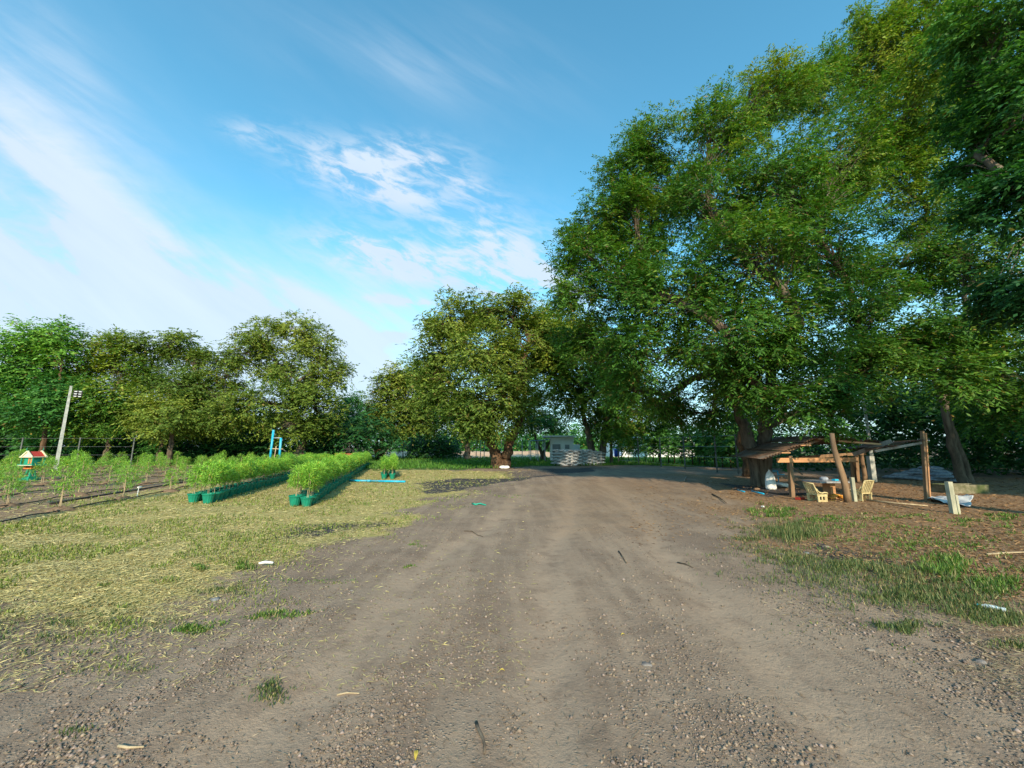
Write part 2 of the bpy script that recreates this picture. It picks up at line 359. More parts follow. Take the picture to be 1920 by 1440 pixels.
sunlit_tan_poly = zone([(960, 930), (1000, 908), (1120, 893), (1280, 905), (1300, 930), (1260, 985), (1100, 1010), (980, 975)])  # warm sunlit stretch of the mid road, painted as a ground tone
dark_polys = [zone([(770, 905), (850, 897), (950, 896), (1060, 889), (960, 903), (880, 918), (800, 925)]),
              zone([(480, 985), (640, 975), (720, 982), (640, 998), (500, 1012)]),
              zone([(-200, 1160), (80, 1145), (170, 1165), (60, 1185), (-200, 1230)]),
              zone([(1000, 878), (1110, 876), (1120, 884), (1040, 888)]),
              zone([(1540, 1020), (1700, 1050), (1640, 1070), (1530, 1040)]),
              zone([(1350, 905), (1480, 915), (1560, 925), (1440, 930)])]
track_x = [(-1.4, 0.7), (0.22, 2.4), (1.95, 4.1)]
def height(x, y):
    r = np.hypot(x, y)
    h = 0.035 * smooth_noise(x, y, 1.7, 1) + 0.012 * smooth_noise(x, y, 0.45, 2) * (r < 30) + 0.005 * smooth_noise(x, y, 0.14, 3) * (r < 14)
    rd = np.clip(sdf(road_poly, x, y) / 0.8, 0, 1)
    ruts = sum(np.exp(-((x - (a + (b - a) * (y - 3) / 14 + 0.25 * smooth_noise(y, y * 0, 3.0, 9))) / 0.22) ** 2) for a, b in track_x)
    return h * (1 - 0.45 * rd) - 0.028 * ruts * rd * (r < 25) - 0.02
def tracks(x, y):
    return np.clip(sum(np.exp(-((x - (a + (b - a) * (y - 3) / 14 + 0.22 * smooth_noise(y, y * 0, 3.0, 9))) / 0.3) ** 2) for a, b in track_x), 0, 1)
def zones(x, y):
    w = 0.55 * smooth_noise(x, y, 1.3, 11) + 0.3 * smooth_noise(x, y, 0.4, 12)
    r = np.clip(0.5 + (sdf(road_poly, x, y) + w) / 1.0, 0, 1)
    dry = np.clip(0.5 + (sdf(dry_poly, x, y) + w * 1.6) / 1.6, 0, 1)
    plot = np.clip(0.5 + (sdf(plot_poly, x, y) + w) / 1.5, 0, 1)
    dry = dry * (1 - 0.72 * plot)
    gr = np.clip(0.5 + (sdf(green_poly, x, y) + w * 1.5) / 1.8, 0, 1)
    og = np.clip(0.5 + (sdf(orange_poly, x, y) + w * 1.5) / 2.0, 0, 1)
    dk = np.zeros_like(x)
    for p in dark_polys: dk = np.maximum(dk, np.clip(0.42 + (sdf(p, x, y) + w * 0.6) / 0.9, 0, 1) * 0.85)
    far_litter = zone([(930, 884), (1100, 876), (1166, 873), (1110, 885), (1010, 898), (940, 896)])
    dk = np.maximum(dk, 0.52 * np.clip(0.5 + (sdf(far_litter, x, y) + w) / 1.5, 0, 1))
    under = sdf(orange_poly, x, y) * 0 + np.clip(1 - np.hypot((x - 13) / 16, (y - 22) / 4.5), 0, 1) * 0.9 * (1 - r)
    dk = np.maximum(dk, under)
    return r, dry, gr * (1 - r), dk, np.maximum(np.maximum(og, plot * 0.55), 0.42 * np.clip(0.5 + (sdf(sunlit_tan_poly, x, y) + w) / 2.5, 0, 1)), tracks(x, y) * np.clip(sdf(road_poly, x, y), 0, 1)
def sheet(name, X, Y, Z, keep=None):
    nr, na = X.shape
    V = np.stack([X, Y, Z], -1).reshape(-1, 3)
    i = np.arange(nr - 1)[:, None] * na; k = np.arange(na - 1)[None, :]
    Fq = np.stack([i + k, i + k + 1, i + na + k + 1, i + na + k], -1).reshape(-1, 4)
    if keep is not None:
        kf = keep.reshape(-1)[Fq].all(1); Fq = Fq[kf]
        used = np.unique(Fq); mp = np.full(len(V), -1); mp[used] = np.arange(len(used)); V = V[used]; Fq = mp[Fq]
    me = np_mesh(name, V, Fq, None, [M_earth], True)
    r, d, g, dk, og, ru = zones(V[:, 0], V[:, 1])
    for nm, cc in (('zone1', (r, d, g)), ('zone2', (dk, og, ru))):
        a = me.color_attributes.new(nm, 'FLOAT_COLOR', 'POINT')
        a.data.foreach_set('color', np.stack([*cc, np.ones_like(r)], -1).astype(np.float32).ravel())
    o = link(name, me); o['kind'] = 'structure'; return o
rad = np.concatenate([np.linspace(0.02, 1.2, 6), 1.25 * (60 / 1.25) ** np.linspace(0, 1, 260), 64 * (900 / 64) ** np.linspace(0, 1, 26)])
ang_f = np.linspace(R(-64), R(64), 320); ang_b = np.linspace(R(64), R(296), 60)[1:]
ang = np.concatenate([ang_f, ang_b])
RR, AA = np.meshgrid(rad, ang, indexing='ij'); GX = RR * np.sin(AA); GY = RR * np.cos(AA)
GZ = height(GX, GY)
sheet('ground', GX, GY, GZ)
# the road: its own sheet, a few millimetres proud, on a jittered edge
kr = sdf(road_poly, GX, GY) + 0.25 * smooth_noise(GX, GY, 0.6, 31) > 0.0
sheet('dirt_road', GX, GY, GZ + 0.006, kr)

# ------------------------------------------------------------ leaves
def kites(p, d, n, L, Wd, fold=0.0):
    """one kite-shaped leaf per row: base p, direction d, normal n"""
    s = np.cross(d, n); s /= np.linalg.norm(s, axis=1)[:, None] + 1e-9
    L = np.broadcast_to(L, (len(p),))[:, None]; Wd = np.broadcast_to(Wd, (len(p),))[:, None]
    m = p + d * L * 0.45
    V = np.stack([p, m + s * Wd / 2 , p + d * L - n * L * fold, m - s * Wd / 2], 1)
    return V.reshape(-1, 3), np.arange(len(p) * 4).reshape(-1, 4)
def unit(v): return v / (np.linalg.norm(v, axis=1)[:, None] + 1e-9)
def leaf_colors(base, k, hue):
    """per-leaf colour from per-cluster tone hue in 0..1"""
    dark = np.array(base[0]); mid = np.array(base[1]); gold = np.array(base[2]); brown = np.array(base[3])
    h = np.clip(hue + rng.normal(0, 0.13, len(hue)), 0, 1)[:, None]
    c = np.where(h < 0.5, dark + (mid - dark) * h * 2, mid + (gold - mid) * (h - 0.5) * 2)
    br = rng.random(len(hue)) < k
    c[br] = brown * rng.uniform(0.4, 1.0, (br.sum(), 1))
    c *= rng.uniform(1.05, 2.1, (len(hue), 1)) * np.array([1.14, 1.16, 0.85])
    return c
PAL = dict(
    tam=((0.020, 0.062, 0.013), (0.050, 0.115, 0.020), (0.175, 0.185, 0.026), (0.155, 0.115, 0.045)),
    olive=((0.032, 0.064, 0.015), (0.080, 0.118, 0.026), (0.170, 0.190, 0.042), (0.16, 0.12, 0.05)),
    deep=((0.010, 0.042, 0.017), (0.026, 0.085, 0.028), (0.075, 0.150, 0.030), (0.12, 0.09, 0.03)),
    fresh=((0.016, 0.062, 0.022), (0.042, 0.125, 0.034), (0.12, 0.22, 0.04), (0.2, 0.15, 0.05)))
def sprays(cen, outd, size, per, nl, leafL, leafW, hue, pal, brown=0.03, droop=0.3):
    """every cluster carries `per` arching twigs, each with nl leaves in pairs"""
    n = len(cen)
    c = np.repeat(cen, per, 0); o = np.repeat(outd, per, 0); s = np.repeat(size, per); h = np.repeat(hue, per)
    start = c + rng.normal(0, 0.42, (len(c), 3)) * s[:, None] * np.array([1, 1, 0.6])
    d = unit(o * 0.55 + rng.normal(0, 0.75, (len(c), 3)) * np.array([1, 1, 0.65]))
    Ls = s * rng.uniform(0.55, 1.1, len(c))
    t = np.linspace(0.12, 1, nl)
    p = start[:, None, :] + d[:, None, :] * Ls[:, None, None] * t[None, :, None]
    p[:, :, 2] -= droop * Ls[:, None] * t[None, :] ** 2
    tang = d[:, None, :] + np.array([0, 0, -1.0]) * (2 * droop * t)[None, :, None]
    tang = unit(tang.reshape(-1, 3)); p = p.reshape(-1, 3)
    side = unit(np.cross(tang, np.array([0, 0, 1.0])) + 1e-6)
    sg = np.tile(np.where(np.arange(nl) % 2 == 0, 1.0, -1.0), len(c))[:, None]
    ld = unit(tang * 0.75 + side * sg * 0.75 + rng.normal(0, 0.20, p.shape) + np.array([0, 0, -0.15]))
    nn = unit(np.array([0, 0, 0.75]) + np.repeat(o, nl, 0) * 0.55 + rng.normal(0, 0.42, p.shape))
    nn = unit(nn - ld * (nn * ld).sum(1)[:, None])
    hh = np.repeat(h, nl); k = rng.uniform(0.65, 1.25, len(p))
    V, Fq = kites(p, ld, nn, leafL * k, leafW * k)
    col = leaf_colors(pal, brown, hh)
    return V, Fq, np.repeat(col, 4, 0)
ntri = 0
def make_tree(label, base, lobes, depth, trunks, pal='tam', leafL=0.13, leafW=0.05, nclu=600, per=7, nl=8, size=0.6,
              brown=0.03, cat='tree', group=None, bark=M_bark, hue_b=0.0, name='tree', limb=0.16, shell=0.35, droop=0.30, fork=None, dscale=1.0, twigs=True):
    """lobes: (px, py, rx, ry, depth offset[, weight]) in photograph units, turned into real ellipsoids at their own distance;
    trunks: list of (points, radii)"""
    global ntri
    root = thing(name, label, cat, tuple(base), 0, group); b0 = np.array(base, float)
    C0 = []; 
    for l in lobes:
        Y = depth + l[4]; c = P(l[0], l[1], Y); k = np.linalg.norm(c - np.array([0, 0, EYE])) / np.linalg.norm(ray(l[0], l[1]))
        k = Y / F
        C0.append((c, np.array([l[2] * k, l[2] * k * dscale, l[3] * k]), l[5] if len(l) > 5 else 1.0))
    wts = np.array([np.prod(r) ** (2 / 3) * w for c, r, w in C0]); cnt = np.maximum(3, (wts / wts.sum() * nclu).astype(int))
    cen = []; outd = []; own = []
    for i, ((c, r, w), k) in enumerate(zip(C0, cnt)):
        kc = max(3, k // 7); dc = unit(rng.normal(0, 1, (kc, 3)))[rng.integers(0, kc, k)]; rc = None
        d = unit(dc + rng.normal(0, 0.30, (k, 3))); lump = 1 + 0.16 * np.sin(d[:, 0] * 4 + i) * np.cos(d[:, 2] * 5 + 2 * i)
        rr = (shell + (1 - shell) * rng.random(k) ** 0.7) * lump * np.where(rng.random(k) < 0.10, rng.uniform(1.04, 1.17, k), 1.0)
        cen.append(c + d * r * rr[:, None]); outd.append(unit(d * np.array([1, 1, 0.8]) + np.array([0, 0, 0.15]))); own += [i] * k
    cen = np.vstack(cen); outd = np.vstack(outd); own = np.array(own)
    ok = cen[:, 2] > 0.5; cen = cen[ok]; outd = outd[ok]; own = own[ok]
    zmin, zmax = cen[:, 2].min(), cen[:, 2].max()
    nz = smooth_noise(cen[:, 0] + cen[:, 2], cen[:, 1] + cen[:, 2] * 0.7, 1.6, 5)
    hue = np.clip(0.30 + hue_b + 0.42 * ((cen[:, 2] - zmin) / (zmax - zmin)) ** 1.5 + 0.28 * nz, 0, 1)  # sunlit gold painted into the crown tops by height; noise varies the clumps
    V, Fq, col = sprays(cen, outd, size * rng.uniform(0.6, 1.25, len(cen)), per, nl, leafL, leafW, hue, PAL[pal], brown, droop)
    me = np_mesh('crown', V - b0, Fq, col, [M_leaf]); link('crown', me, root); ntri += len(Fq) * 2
    tb = MB(); 
    for j, (pts, rr) in enumerate(trunks):
        pts = np.array(pts, float)
        t = np.linspace(0, 1, len(pts)); tt = np.linspace(0, 1, 4 * len(pts)); q = np.stack([np.interp(tt, t, pts[:, a]) for a in range(3)], 1)
        q[:, :2] += 0.3 * np.interp(tt, t, rr)[:, None] * rng.normal(0, 0.6, (len(tt), 2)) * (tt[:, None] > 0.01)
        tb.tube(q - b0, np.interp(tt, t, rr), 12, True, 0.16, j)
    tb.obj('trunk', bark, root, True)
    # limbs to the lobes, twigs from limbs to clusters
    tops = [np.array(t[0][-1], float) for t in trunks]; toprad = [t[1][-1] for t in trunks]
    bb = MB(); limbs = []
    VV = []; FF = []; off = 0
    nodes = [(t, None, rr_) for t, rr_ in zip(tops, toprad)]; nt_ = len(nodes); par = {}; limbs = [None] * len(C0)
    order = sorted(range(len(C0)), key=lambda i: min(np.linalg.norm(C0[i][0] - t) for t in tops))
    plen = {j: 0.0 for j in range(nt_)}; idx = list(range(nt_)); posn = {j: tops[j] for j in range(nt_)}
    for i in order:
        c = C0[i][0]; best = min(posn, key=lambda j: np.linalg.norm(c - posn[j]) + 0.30 * plen[j] + (2.0 if posn[j][2] > c[2] + 1.0 else 0))
        par[nt_ + i] = best; plen[nt_ + i] = plen[best] + np.linalg.norm(c - posn[best]); posn[nt_ + i] = c
    load = {j: 0 for j in posn}
    for i in order:
        j = nt_ + i
        while True:
            load[j] += 1
            if j < nt_: break
            j = par[j]
    for i in order:
        j = nt_ + i; s = posn[par[j]]; c = C0[i][0]; r = C0[i][1]; dd = np.linalg.norm(c - s)
        t = np.linspace(0, 1, 10)[:, None]; mid = (s + c) / 2 + np.array([0, 0, 0.10 * dd]) + rng.normal(0, 0.09, 3) * dd
        q = (1 - t) ** 2 * s + 2 * t * (1 - t) * mid + t ** 2 * c + rng.normal(0, 0.035, (10, 3)) * (t > 0) * (t < 1) * dd * 0.5
        k0 = limb * 0.42 * math.sqrt(load[j]); k0 = min(k0, max(toprad)); k1 = limb * 0.42 * math.sqrt(max(load[j] - 1, 0.25))
        a, f = tube_np(q - b0, np.linspace(k0, min(k0 * 0.85, k1), 10), 6); VV.append(a); FF.append(f + off); off += len(a); limbs[i] = q
    if twigs:
        sel = rng.random(len(cen)) < 0.4
        for k in np.nonzero(sel)[0]:
            q = limbs[own[k]]; s = q[rng.integers(3, 9)]; e = cen[k]
            m = (s + e) / 2 + np.array([0, 0, 0.1]) + rng.normal(0, 0.1, 3)
            a, f = tube_np(np.array([s, m, e]) - b0, [limb * 0.13, limb * 0.08, limb * 0.03], 3); VV.append(a); FF.append(f + off); off += len(a)
    me = np_mesh('branches', np.vstack(VV), np.vstack(FF), None, [bark], True); link('branches', me, root)
    return root

def gz(p): return np.array([p[0], p[1], float(height(np.array([p[0]]), np.array([p[1]]))[0])])
def up(p, dx, dy, z): return np.array([p[0] + dx, p[1] + dy, z])

# -- the large tamarind on the right of the road
b = gz(G(1423, 911)); Yb = b[1]
big_lobes = [(1235, 265, 62, 55, 1), (1185, 330, 70, 55, 2), (1110, 430, 62, 60, 1), (1165, 420, 60, 55, 2), (1085, 545, 52, 62, 0), (1150, 520, 70, 60, 0),
             (1340, 250, 78, 70, 0), (1440, 205, 85, 72, 1), (1530, 165, 66, 62, 2), (1330, 370, 95, 85, -1), (1450, 350, 100, 90, -1.5),
             (1560, 300, 90, 95, 1), (1235, 380, 60, 60, 2), (1400, 490, 115, 90, -2.5), (1535, 450, 100, 90, -1), (1260, 560, 95, 75, -2),
             (1130, 640, 75, 55, 1), (1215, 660, 80, 55, -2), (1360, 620, 110, 75, -3), (1500, 610, 110, 80, -3), (1600, 560, 80, 80, 0),
             (1420, 720, 85, 50, -2.5), (1520, 725, 65, 48, -3), (1620, 690, 80, 60, -1), (1560, 780, 32, 26, -4.0, 1.4), (1470, 765, 50, 28, -3.5), (1190, 735, 55, 40, 0), (1330, 700, 60, 40, 1), (1080, 620, 40, 40, 2), (1100, 475, 50, 45, 0), (1175, 560, 60, 50, -1), (1205, 470, 60, 50, 0), (1185, 395, 50, 45, 0), (1290, 770, 42, 26, 3), (1250, 745, 45, 30, 2), (1335, 775, 40, 24, 1)]
make_tree('towering feathery tamarind tree with dark trunk beside the road, right of the bend', b, big_lobes, Yb,
          [([b + [0, 0, -0.1], up(b, -0.05, 0, 1.2), up(b, -0.35, 0.2, 2.8), up(b, -0.9, 0.3, 4.6)], [0.33, 0.27, 0.23, 0.18]),
           ([b + [0.35, 0.1, -0.1], up(b, 0.35, 0, 1.2), up(b, 0.55, -0.1, 3.0), up(b, 1.0, -0.3, 5.4)], [0.30, 0.26, 0.22, 0.17]),
           ([up(b, 0.2, 0, 2.3), up(b, 1.2, -0.5, 2.9), up(b, 2.6, -1.2, 3.2)], [0.2, 0.14, 0.09])],
          'tam', 0.165, 0.057, 4300, 8, 10, 0.60, 0.045, limb=0.17, bark=M_bark)
# -- tall tree behind, top right
b = gz(G(1812, 909)); Yb = b[1]
lob = [(1640, 110, 75, 85, 3), (1725, 50, 80, 80, 2), (1800, 110, 70, 80, 2), (1690, 210, 85, 80, 1), (1780, 250, 80, 75, 1), (1650, 330, 75, 75, 2), (1740, 400, 80, 60, 3),
       (1690, 500, 80, 60, 3), (1820, 480, 80, 80, 0), (1760, 620, 100, 50, -2), (1860, 640, 80, 70, -1), (1690, 650, 75, 45, -2), (1780, 710, 60, 50, -3), (1880, 760, 70, 60, 0), (1740, 130, 60, 60, -2), (1600, 60, 30, 40, 3)]
make_tree('tall tree with forked trunk at the right edge behind the shed and sack pile', b, lob, Yb,
          [([b + [-0.15, 0, -0.1], up(b, -0.25, 0, 1.2), up(b, -0.4, 0, 3.4), up(b, -0.6, 0, 6)], [0.20, 0.15, 0.13, 0.11]),
           ([b + [0.25, 0, -0.1], up(b, 0.0, 0, 1.4), up(b, -0.2, 0.1, 3.2), up(b, 0.6, 0, 6.4)], [0.16, 0.12, 0.11, 0.09])],
          'tam', 0.19, 0.072, 2400, 8, 8, 0.68, 0.04, limb=0.10, bark=M_bark, hue_b=0.04)
# -- close tree reaching in from the right edge
b = gz(np.array([13.2, 7.2, 0]))
lob = [(1880, 40, 95, 80, 0), (1850, 170, 70, 80, 0.5), (1930, 200, 100, 100, 0), (1830, 290, 60, 55, 0.6), (1910, 370, 80, 70, 0), (1960, 500, 90, 90, -0.3), (1900, 560, 60, 50, 0.5), (1990, 80, 90, 120, 0), (2030, 330, 90, 120, 0), (2060, 620, 80, 80, 0)]
make_tree('dark glossy near tree whose crown hangs in from the upper right corner', b, lob, 8.0,
          [([b + [0, 0, -0.1], up(b, -0.1, 0, 2), up(b, -0.6, 0.2, 4.5), up(b, -1.2, 0.4, 7)], [0.32, 0.26, 0.2, 0.14])],
          'deep', 0.13, 0.055, 900, 9, 9, 0.42, 0.01, limb=0.1, hue_b=-0.12)
# -- trees at the bend
b = gz(G(1118, 871)); Yb = b[1]
k = Yb / F
lob = [(1020, 620, 36, 40, -4, 1.3), (1035, 690, 50, 45, -4, 1.3), (1040, 600, 42, 38, 0), (1085, 620, 50, 45, 0), (1030, 655, 45, 45, -2), (1080, 690, 60, 48, -3), (1140, 690, 60, 50, 0), (1115, 740, 62, 42, -2),
       (1180, 770, 50, 35, 0), (1060, 745, 45, 35, -1), (1140, 800, 45, 22, 0), (1220, 790, 35, 28, 2), (1175, 810, 30, 18, 2)]
make_tree('two-stemmed feathery tree standing in front of the white sack stack at the bend', b, lob, Yb,
          [([b + [-0.3, 0, -0.1], up(b, -0.5, 0, 1.4), up(b, -0.8, 0, 3.4), up(b, -1.2, 0, 5)], [0.42, 0.34, 0.26, 0.18]),
           ([b + [0.4, 0, -0.1], up(b, 0.7, 0, 1.6), up(b, 1.0, 0, 3.6), up(b, 1.5, 0, 5.5)], [0.36, 0.3, 0.22, 0.16])],
          'tam', 0.29, 0.115, 1350, 7, 8, 1.05, 0.05, limb=0.22, bark=M_bark, hue_b=0.16)
b = gz(G(1146, 870))
make_tree('slim dark-stemmed tree right beside the sack stack', b, [(1150, 770, 32, 35, 0), (1165, 740, 28, 30, 1), (1195, 745, 30, 30, 1)], b[1] + 1,
          [([b + [0, 0, -0.1], up(b, 0.05, 0, 2), up(b, 0.1, 0, 4.4)], [0.17, 0.14, 0.1])], 'deep', 0.3, 0.1, 110, 7, 7, 1.0, 0.02, limb=0.12)
b = gz(G(940, 877)); Yb = b[1]
lob = [(850, 595, 55, 42, 0), (905, 580, 50, 35, 1), (955, 585, 50, 40, 0), (995, 630, 42, 45, 0), (830, 660, 52, 48, 1), (900, 660, 65, 55, -2), (970, 690, 60, 55, -1),
       (850, 730, 60, 42, 0), (920, 745, 70, 45, -3), (870, 785, 50, 30, -2), (985, 755, 50, 40, 0), (925, 795, 45, 22, -2), (820, 700, 40, 40, 1), (810, 610, 22, 22, 1)]
make_tree('broad round-crowned tree with thick split trunk and a white bag at its foot', b, lob, Yb,
          [([b + [-0.35, 0, -0.15], up(b, -0.45, 0, 0.6), up(b, -0.8, 0, 1.8), up(b, -1.4, 0.2, 3.6)], [0.55, 0.46, 0.34, 0.2]),
           ([b + [0.3, 0.05, -0.15], up(b, 0.35, 0, 0.7), up(b, 0.75, 0, 2.0), up(b, 1.5, 0, 3.6)], [0.48, 0.4, 0.32, 0.2])],
          'olive', 0.26, 0.115, 1500, 7, 8, 0.9, 0.04, limb=0.26, bark=M_barkbrown, hue_b=0.04)
b = gz(G(1018, 863)); 
make_tree('small dark forked tree in front of the white building', b, [(1015, 800, 34, 25, 0), (1040, 785, 30, 25, 0), (990, 795, 28, 22, 0), (1000, 770, 35, 25, 1)], b[1],
          [([b, up(b, -0.2, 0, 1), up(b, -0.9, 0, 2.6)], [0.3, 0.2, 0.12]), ([up(b, 0.15, 0, 0), up(b, 0.2, 0, 1.1), up(b, 1.3, 0, 2.9)], [0.25, 0.16, 0.12])], 'deep', 0.4, 0.13, 170, 7, 7, 1.4, 0.02, limb=0.2)
b = gz(G(875, 862)) 
make_tree('dark stout-trunked tree behind and left of the split-trunk tree', b, [(860, 780, 40, 25, 0), (890, 790, 35, 22, 0), (830, 790, 35, 22, 0), (810, 770, 30, 25, 1)], b[1],
          [([b, up(b, 0, 0, 1.5), up(b, -0.2, 0, 3)], [0.42, 0.36, 0.25])], 'deep', 0.42, 0.14, 190, 7, 7, 1.5, 0.02, limb=0.2)
b = gz(G(713, 856)); Yb = 50.0; b = P(713, 838, Yb); b[2] = 0
lob = [(775, 700, 45, 30, 0), (735, 725, 32, 30, 0), (800, 740, 45, 38, 0), (745, 765, 40, 32, -1), (790, 790, 42, 26, -1), (715, 765, 25, 28, 0), (700, 795, 28, 22, 0), (745, 800, 35, 18, -1)]
tr = []
for dx, w in ((-2.6, .2), (-1.0, .2), (0.4, .22), (1.8, .2), (3.0, .16)):
    tr.append(([b, up(b, dx * 0.25, 0, 1.3), up(b, dx, 0, 3.8)], [0.34, w, w * 0.7]))
make_tree('low spreading tree with many pale fanned stems beyond the pot rows', b, lob, Yb, tr, 'olive', 0.34, 0.15, 800, 7, 8, 1.3, 0.05, limb=0.22, bark=M_barkbrown, hue_b=0.06)
# -- left tree line
b = gz(G(548, 868)); Yb = b[1]
lob = [(500, 625, 45, 32, 0), (560, 618, 45, 30, 0), (595, 645, 35, 42, 0), (460, 660, 40, 38, 0), (520, 680, 50, 35, 1), (610, 700, 38, 40, 0), (560, 715, 50, 40, -2),
       (430, 700, 42, 42, 0), (400, 740, 42, 42, -1), (490, 760, 62, 35, -3), (590, 760, 48, 35, -2), (430, 785, 50, 32, -3), (540, 800, 50, 25, -3), (610, 800, 32, 22, -1), (640, 700, 18, 16, 0, 1.3), (375, 785, 35, 30, 0)]
make_tree('sunlit spreading tree with leaning trunk behind the blue pipe frame', b, lob, Yb,
          [([b + [0, 0, -0.1], up(b, 0.6, 0, 1.3), up(b, 1.5, 0, 2.9), up(b, 2.1, 0, 4.6)], [0.36, 0.3, 0.24, 0.17]),
           ([b + [0.3, 0, -0.1], up(b, 0.9, 0.2, 1.0), up(b, 0.8, 0, 3.2), up(b, -0.2, 0, 5.4)], [0.3, 0.25, 0.2, 0.15])],
          'olive', 0.26, 0.115, 1500, 7, 8, 0.9, 0.03, limb=0.24, hue_b=0.06)
specs = [('feathery light-topped tree at the far left edge above the shrine', 62, 34, [(90, 625, 40, 28, 0), (45, 640, 40, 28, 0), (15, 690, 45, 45, 0), (70, 700, 45, 30, 1), (115, 670, 22, 22, 0), (110, 730, 35, 30, 0), (30, 760, 50, 38, 0), (90, 780, 45, 30, 0)], 'fresh', 0.05, 700, 0.30, M_barkbrown, 78),
         ('yellow-green tree with dense crown just right of the floodlight pole', 190, 37, [(205, 650, 42, 30, 0), (165, 675, 40, 32, 0), (230, 690, 35, 40, 0), (150, 730, 38, 38, 0), (205, 740, 50, 40, -2), (185, 790, 50, 32, -1), (240, 780, 35, 35, 0)], 'tam', 0.14, 620, 0.26, M_bark, 200),
         ('dark green round-topped tree fourth from the left edge', 300, 39, [(290, 655, 40, 30, 0), (330, 650, 38, 28, 0), (360, 680, 32, 34, 0), (275, 705, 42, 38, 0), (330, 720, 50, 40, -2), (370, 735, 25, 35, 0), (290, 770, 48, 36, -1), (345, 785, 40, 30, -1)], 'olive', -0.02, 700, 0.28, M_bark, 300),
         ('small golden-leaved tree with low hanging boughs in front of the dark wood', 318, 34, [(300, 760, 28, 22, 0), (335, 770, 30, 24, 0), (310, 795, 38, 22, -0.5), (280, 785, 20, 22, 0)], 'olive', 0.2, 170, 0.26, M_bark, 318)]
for lb, px, Y, lob, pal, hb, n, ll, bk, tx in specs:
    b = P(tx, 838, Y); b[2] = 0; b = gz(b)
    make_tree(lb, b, lob, Y, [([b, up(b, 0.1, 0, 2), up(b, -0.1, 0, 4.4)], [0.2, 0.16, 0.1])], pal, ll, ll * 0.43, int(n * 1.2), 7, 7, 0.95, 0.02, limb=0.18, hue_b=hb, bark=bk)
b = P(668, 838, 56); b[2] = 0
make_tree('dark shadowy low tree behind the small trailer', b, [(660, 780, 32, 30, 0), (690, 770, 28, 28, 0), (640, 800, 28, 28, 0), (675, 805, 32, 22, 0), (655, 745, 18, 18, 0)], 56,
          [([b, up(b, 0, 0, 2), up(b, 0, 0, 4)], [0.3, 0.25, 0.15])], 'deep', 0.42, 0.15, 260, 7, 7, 1.5, 0.02, limb=0.2)
# unseen trees added to keep the sun off the undergrowth behind the shed
for i, (lb, x, y, h, rw) in enumerate((('shade tree added just outside the right edge of the view, nearest the dark glossy one', 21.5, 3.5, 9.5, 3.0), ('tall shade tree added outside the right edge of the view, middle of three', 27.0, 6.0, 12.0, 3.8), ('added shade tree farthest outside the right edge of the view', 34.5, 9.5, 12.5, 4.4))):
    root = thing('tree', lb, 'tree', (x, y, 0)); n = 420; d = unit(rng.normal(0, 1, (n, 3))); cen = d * np.array([rw, rw, h * 0.42]) * (0.3 + 0.7 * rng.random((n, 1)) ** 0.6) + np.array([0, 0, h * 0.58])
    V, Fq, col = sprays(cen, d, np.full(n, 0.9), 7, 6, 0.36, 0.2, np.full(n, 0.4), PAL['deep'], 0.02); link('crown', np_mesh('crown', V, Fq, col, [M_leaf]), root)
    t = MB(); t.tube([(0, 0, 0), (0.1, 0, h * 0.3), (0, 0.1, h * 0.7)], [0.32, 0.24, 0.1], 10); t.obj('trunk', M_bark, root, True)
# -- woodland masses nobody could count: undergrowth left and right, far-off wood
def mass(name, label, spots, pal, leafL, n, hue_b, size, seed):
    """spots: boxes (x0,x1,y0,y1,z0,z1,weight)"""
    cs = []; w = np.array([s[6] for s in spots], float); w /= w.sum()
    for s, ww in zip(spots, w):
        k = int(n * ww); x = rng.uniform(s[0], s[1], k); y = rng.uniform(s[2], s[3], k)
        top = s[5] * (0.72 + 0.28 * smooth_noise(x, y, 3.2, seed)); z = s[4] + (top - s[4]) * rng.random(k) ** 0.8
        cs.append(np.stack([x, y, z], 1))
    cen = np.vstack(cs); od = unit(np.stack([rng.normal(0, .5, len(cen)), -np.ones(len(cen)), rng.normal(0.2, .5, len(cen))], 1))
    hue = np.clip(0.25 + hue_b + 0.3 * smooth_noise(cen[:, 0], cen[:, 2] * 2, 2.0, seed + 1), 0, 1)
    V, Fq, col = sprays(cen, od, np.full(len(cen), size), 6, 7, leafL, leafL * 0.42, hue, PAL[pal], 0.02)
    o = link(name, np_mesh(name, V, Fq, col, [M_leaf])); return tag(o, label, name.replace('_', ' '), kind='stuff')
mass('undergrowth', 'dense dark undergrowth filling the foot of the left tree line', [(-62, -14, 40, 45, 0, 6.5, 3), (-64, -20, 45, 50, 0, 9.5, 2.5), (-14, -8, 52, 58, 0, 3.5, 0.5), (-66, -52, 34, 42, 0, 9, 1)], 'deep', 0.5, 1500, -0.05, 1.7, 41)
mass('woodland', 'dark woodland closing the right side behind the shed', [(16, 46, 26, 32, 0, 11, 3), (26, 52, 18, 26, 0, 8, 2), (20, 34, 21, 25, 2.5, 8, 1.3), (24, 60, 32, 38, 0, 17, 1.6), (17, 60, 33, 36, 0, 3.5, 1.3)], 'deep', 0.36, 2000, -0.15, 1.3, 43)
mass('far_woodland', 'far-off line of green trees and scrub beyond the open field', [(-30, 40, 95, 105, 0, 6.0, 3), (-100, 110, 110, 125, 0, 9, 3)], 'fresh', 1.0, 800, 0.1, 3.2, 47)

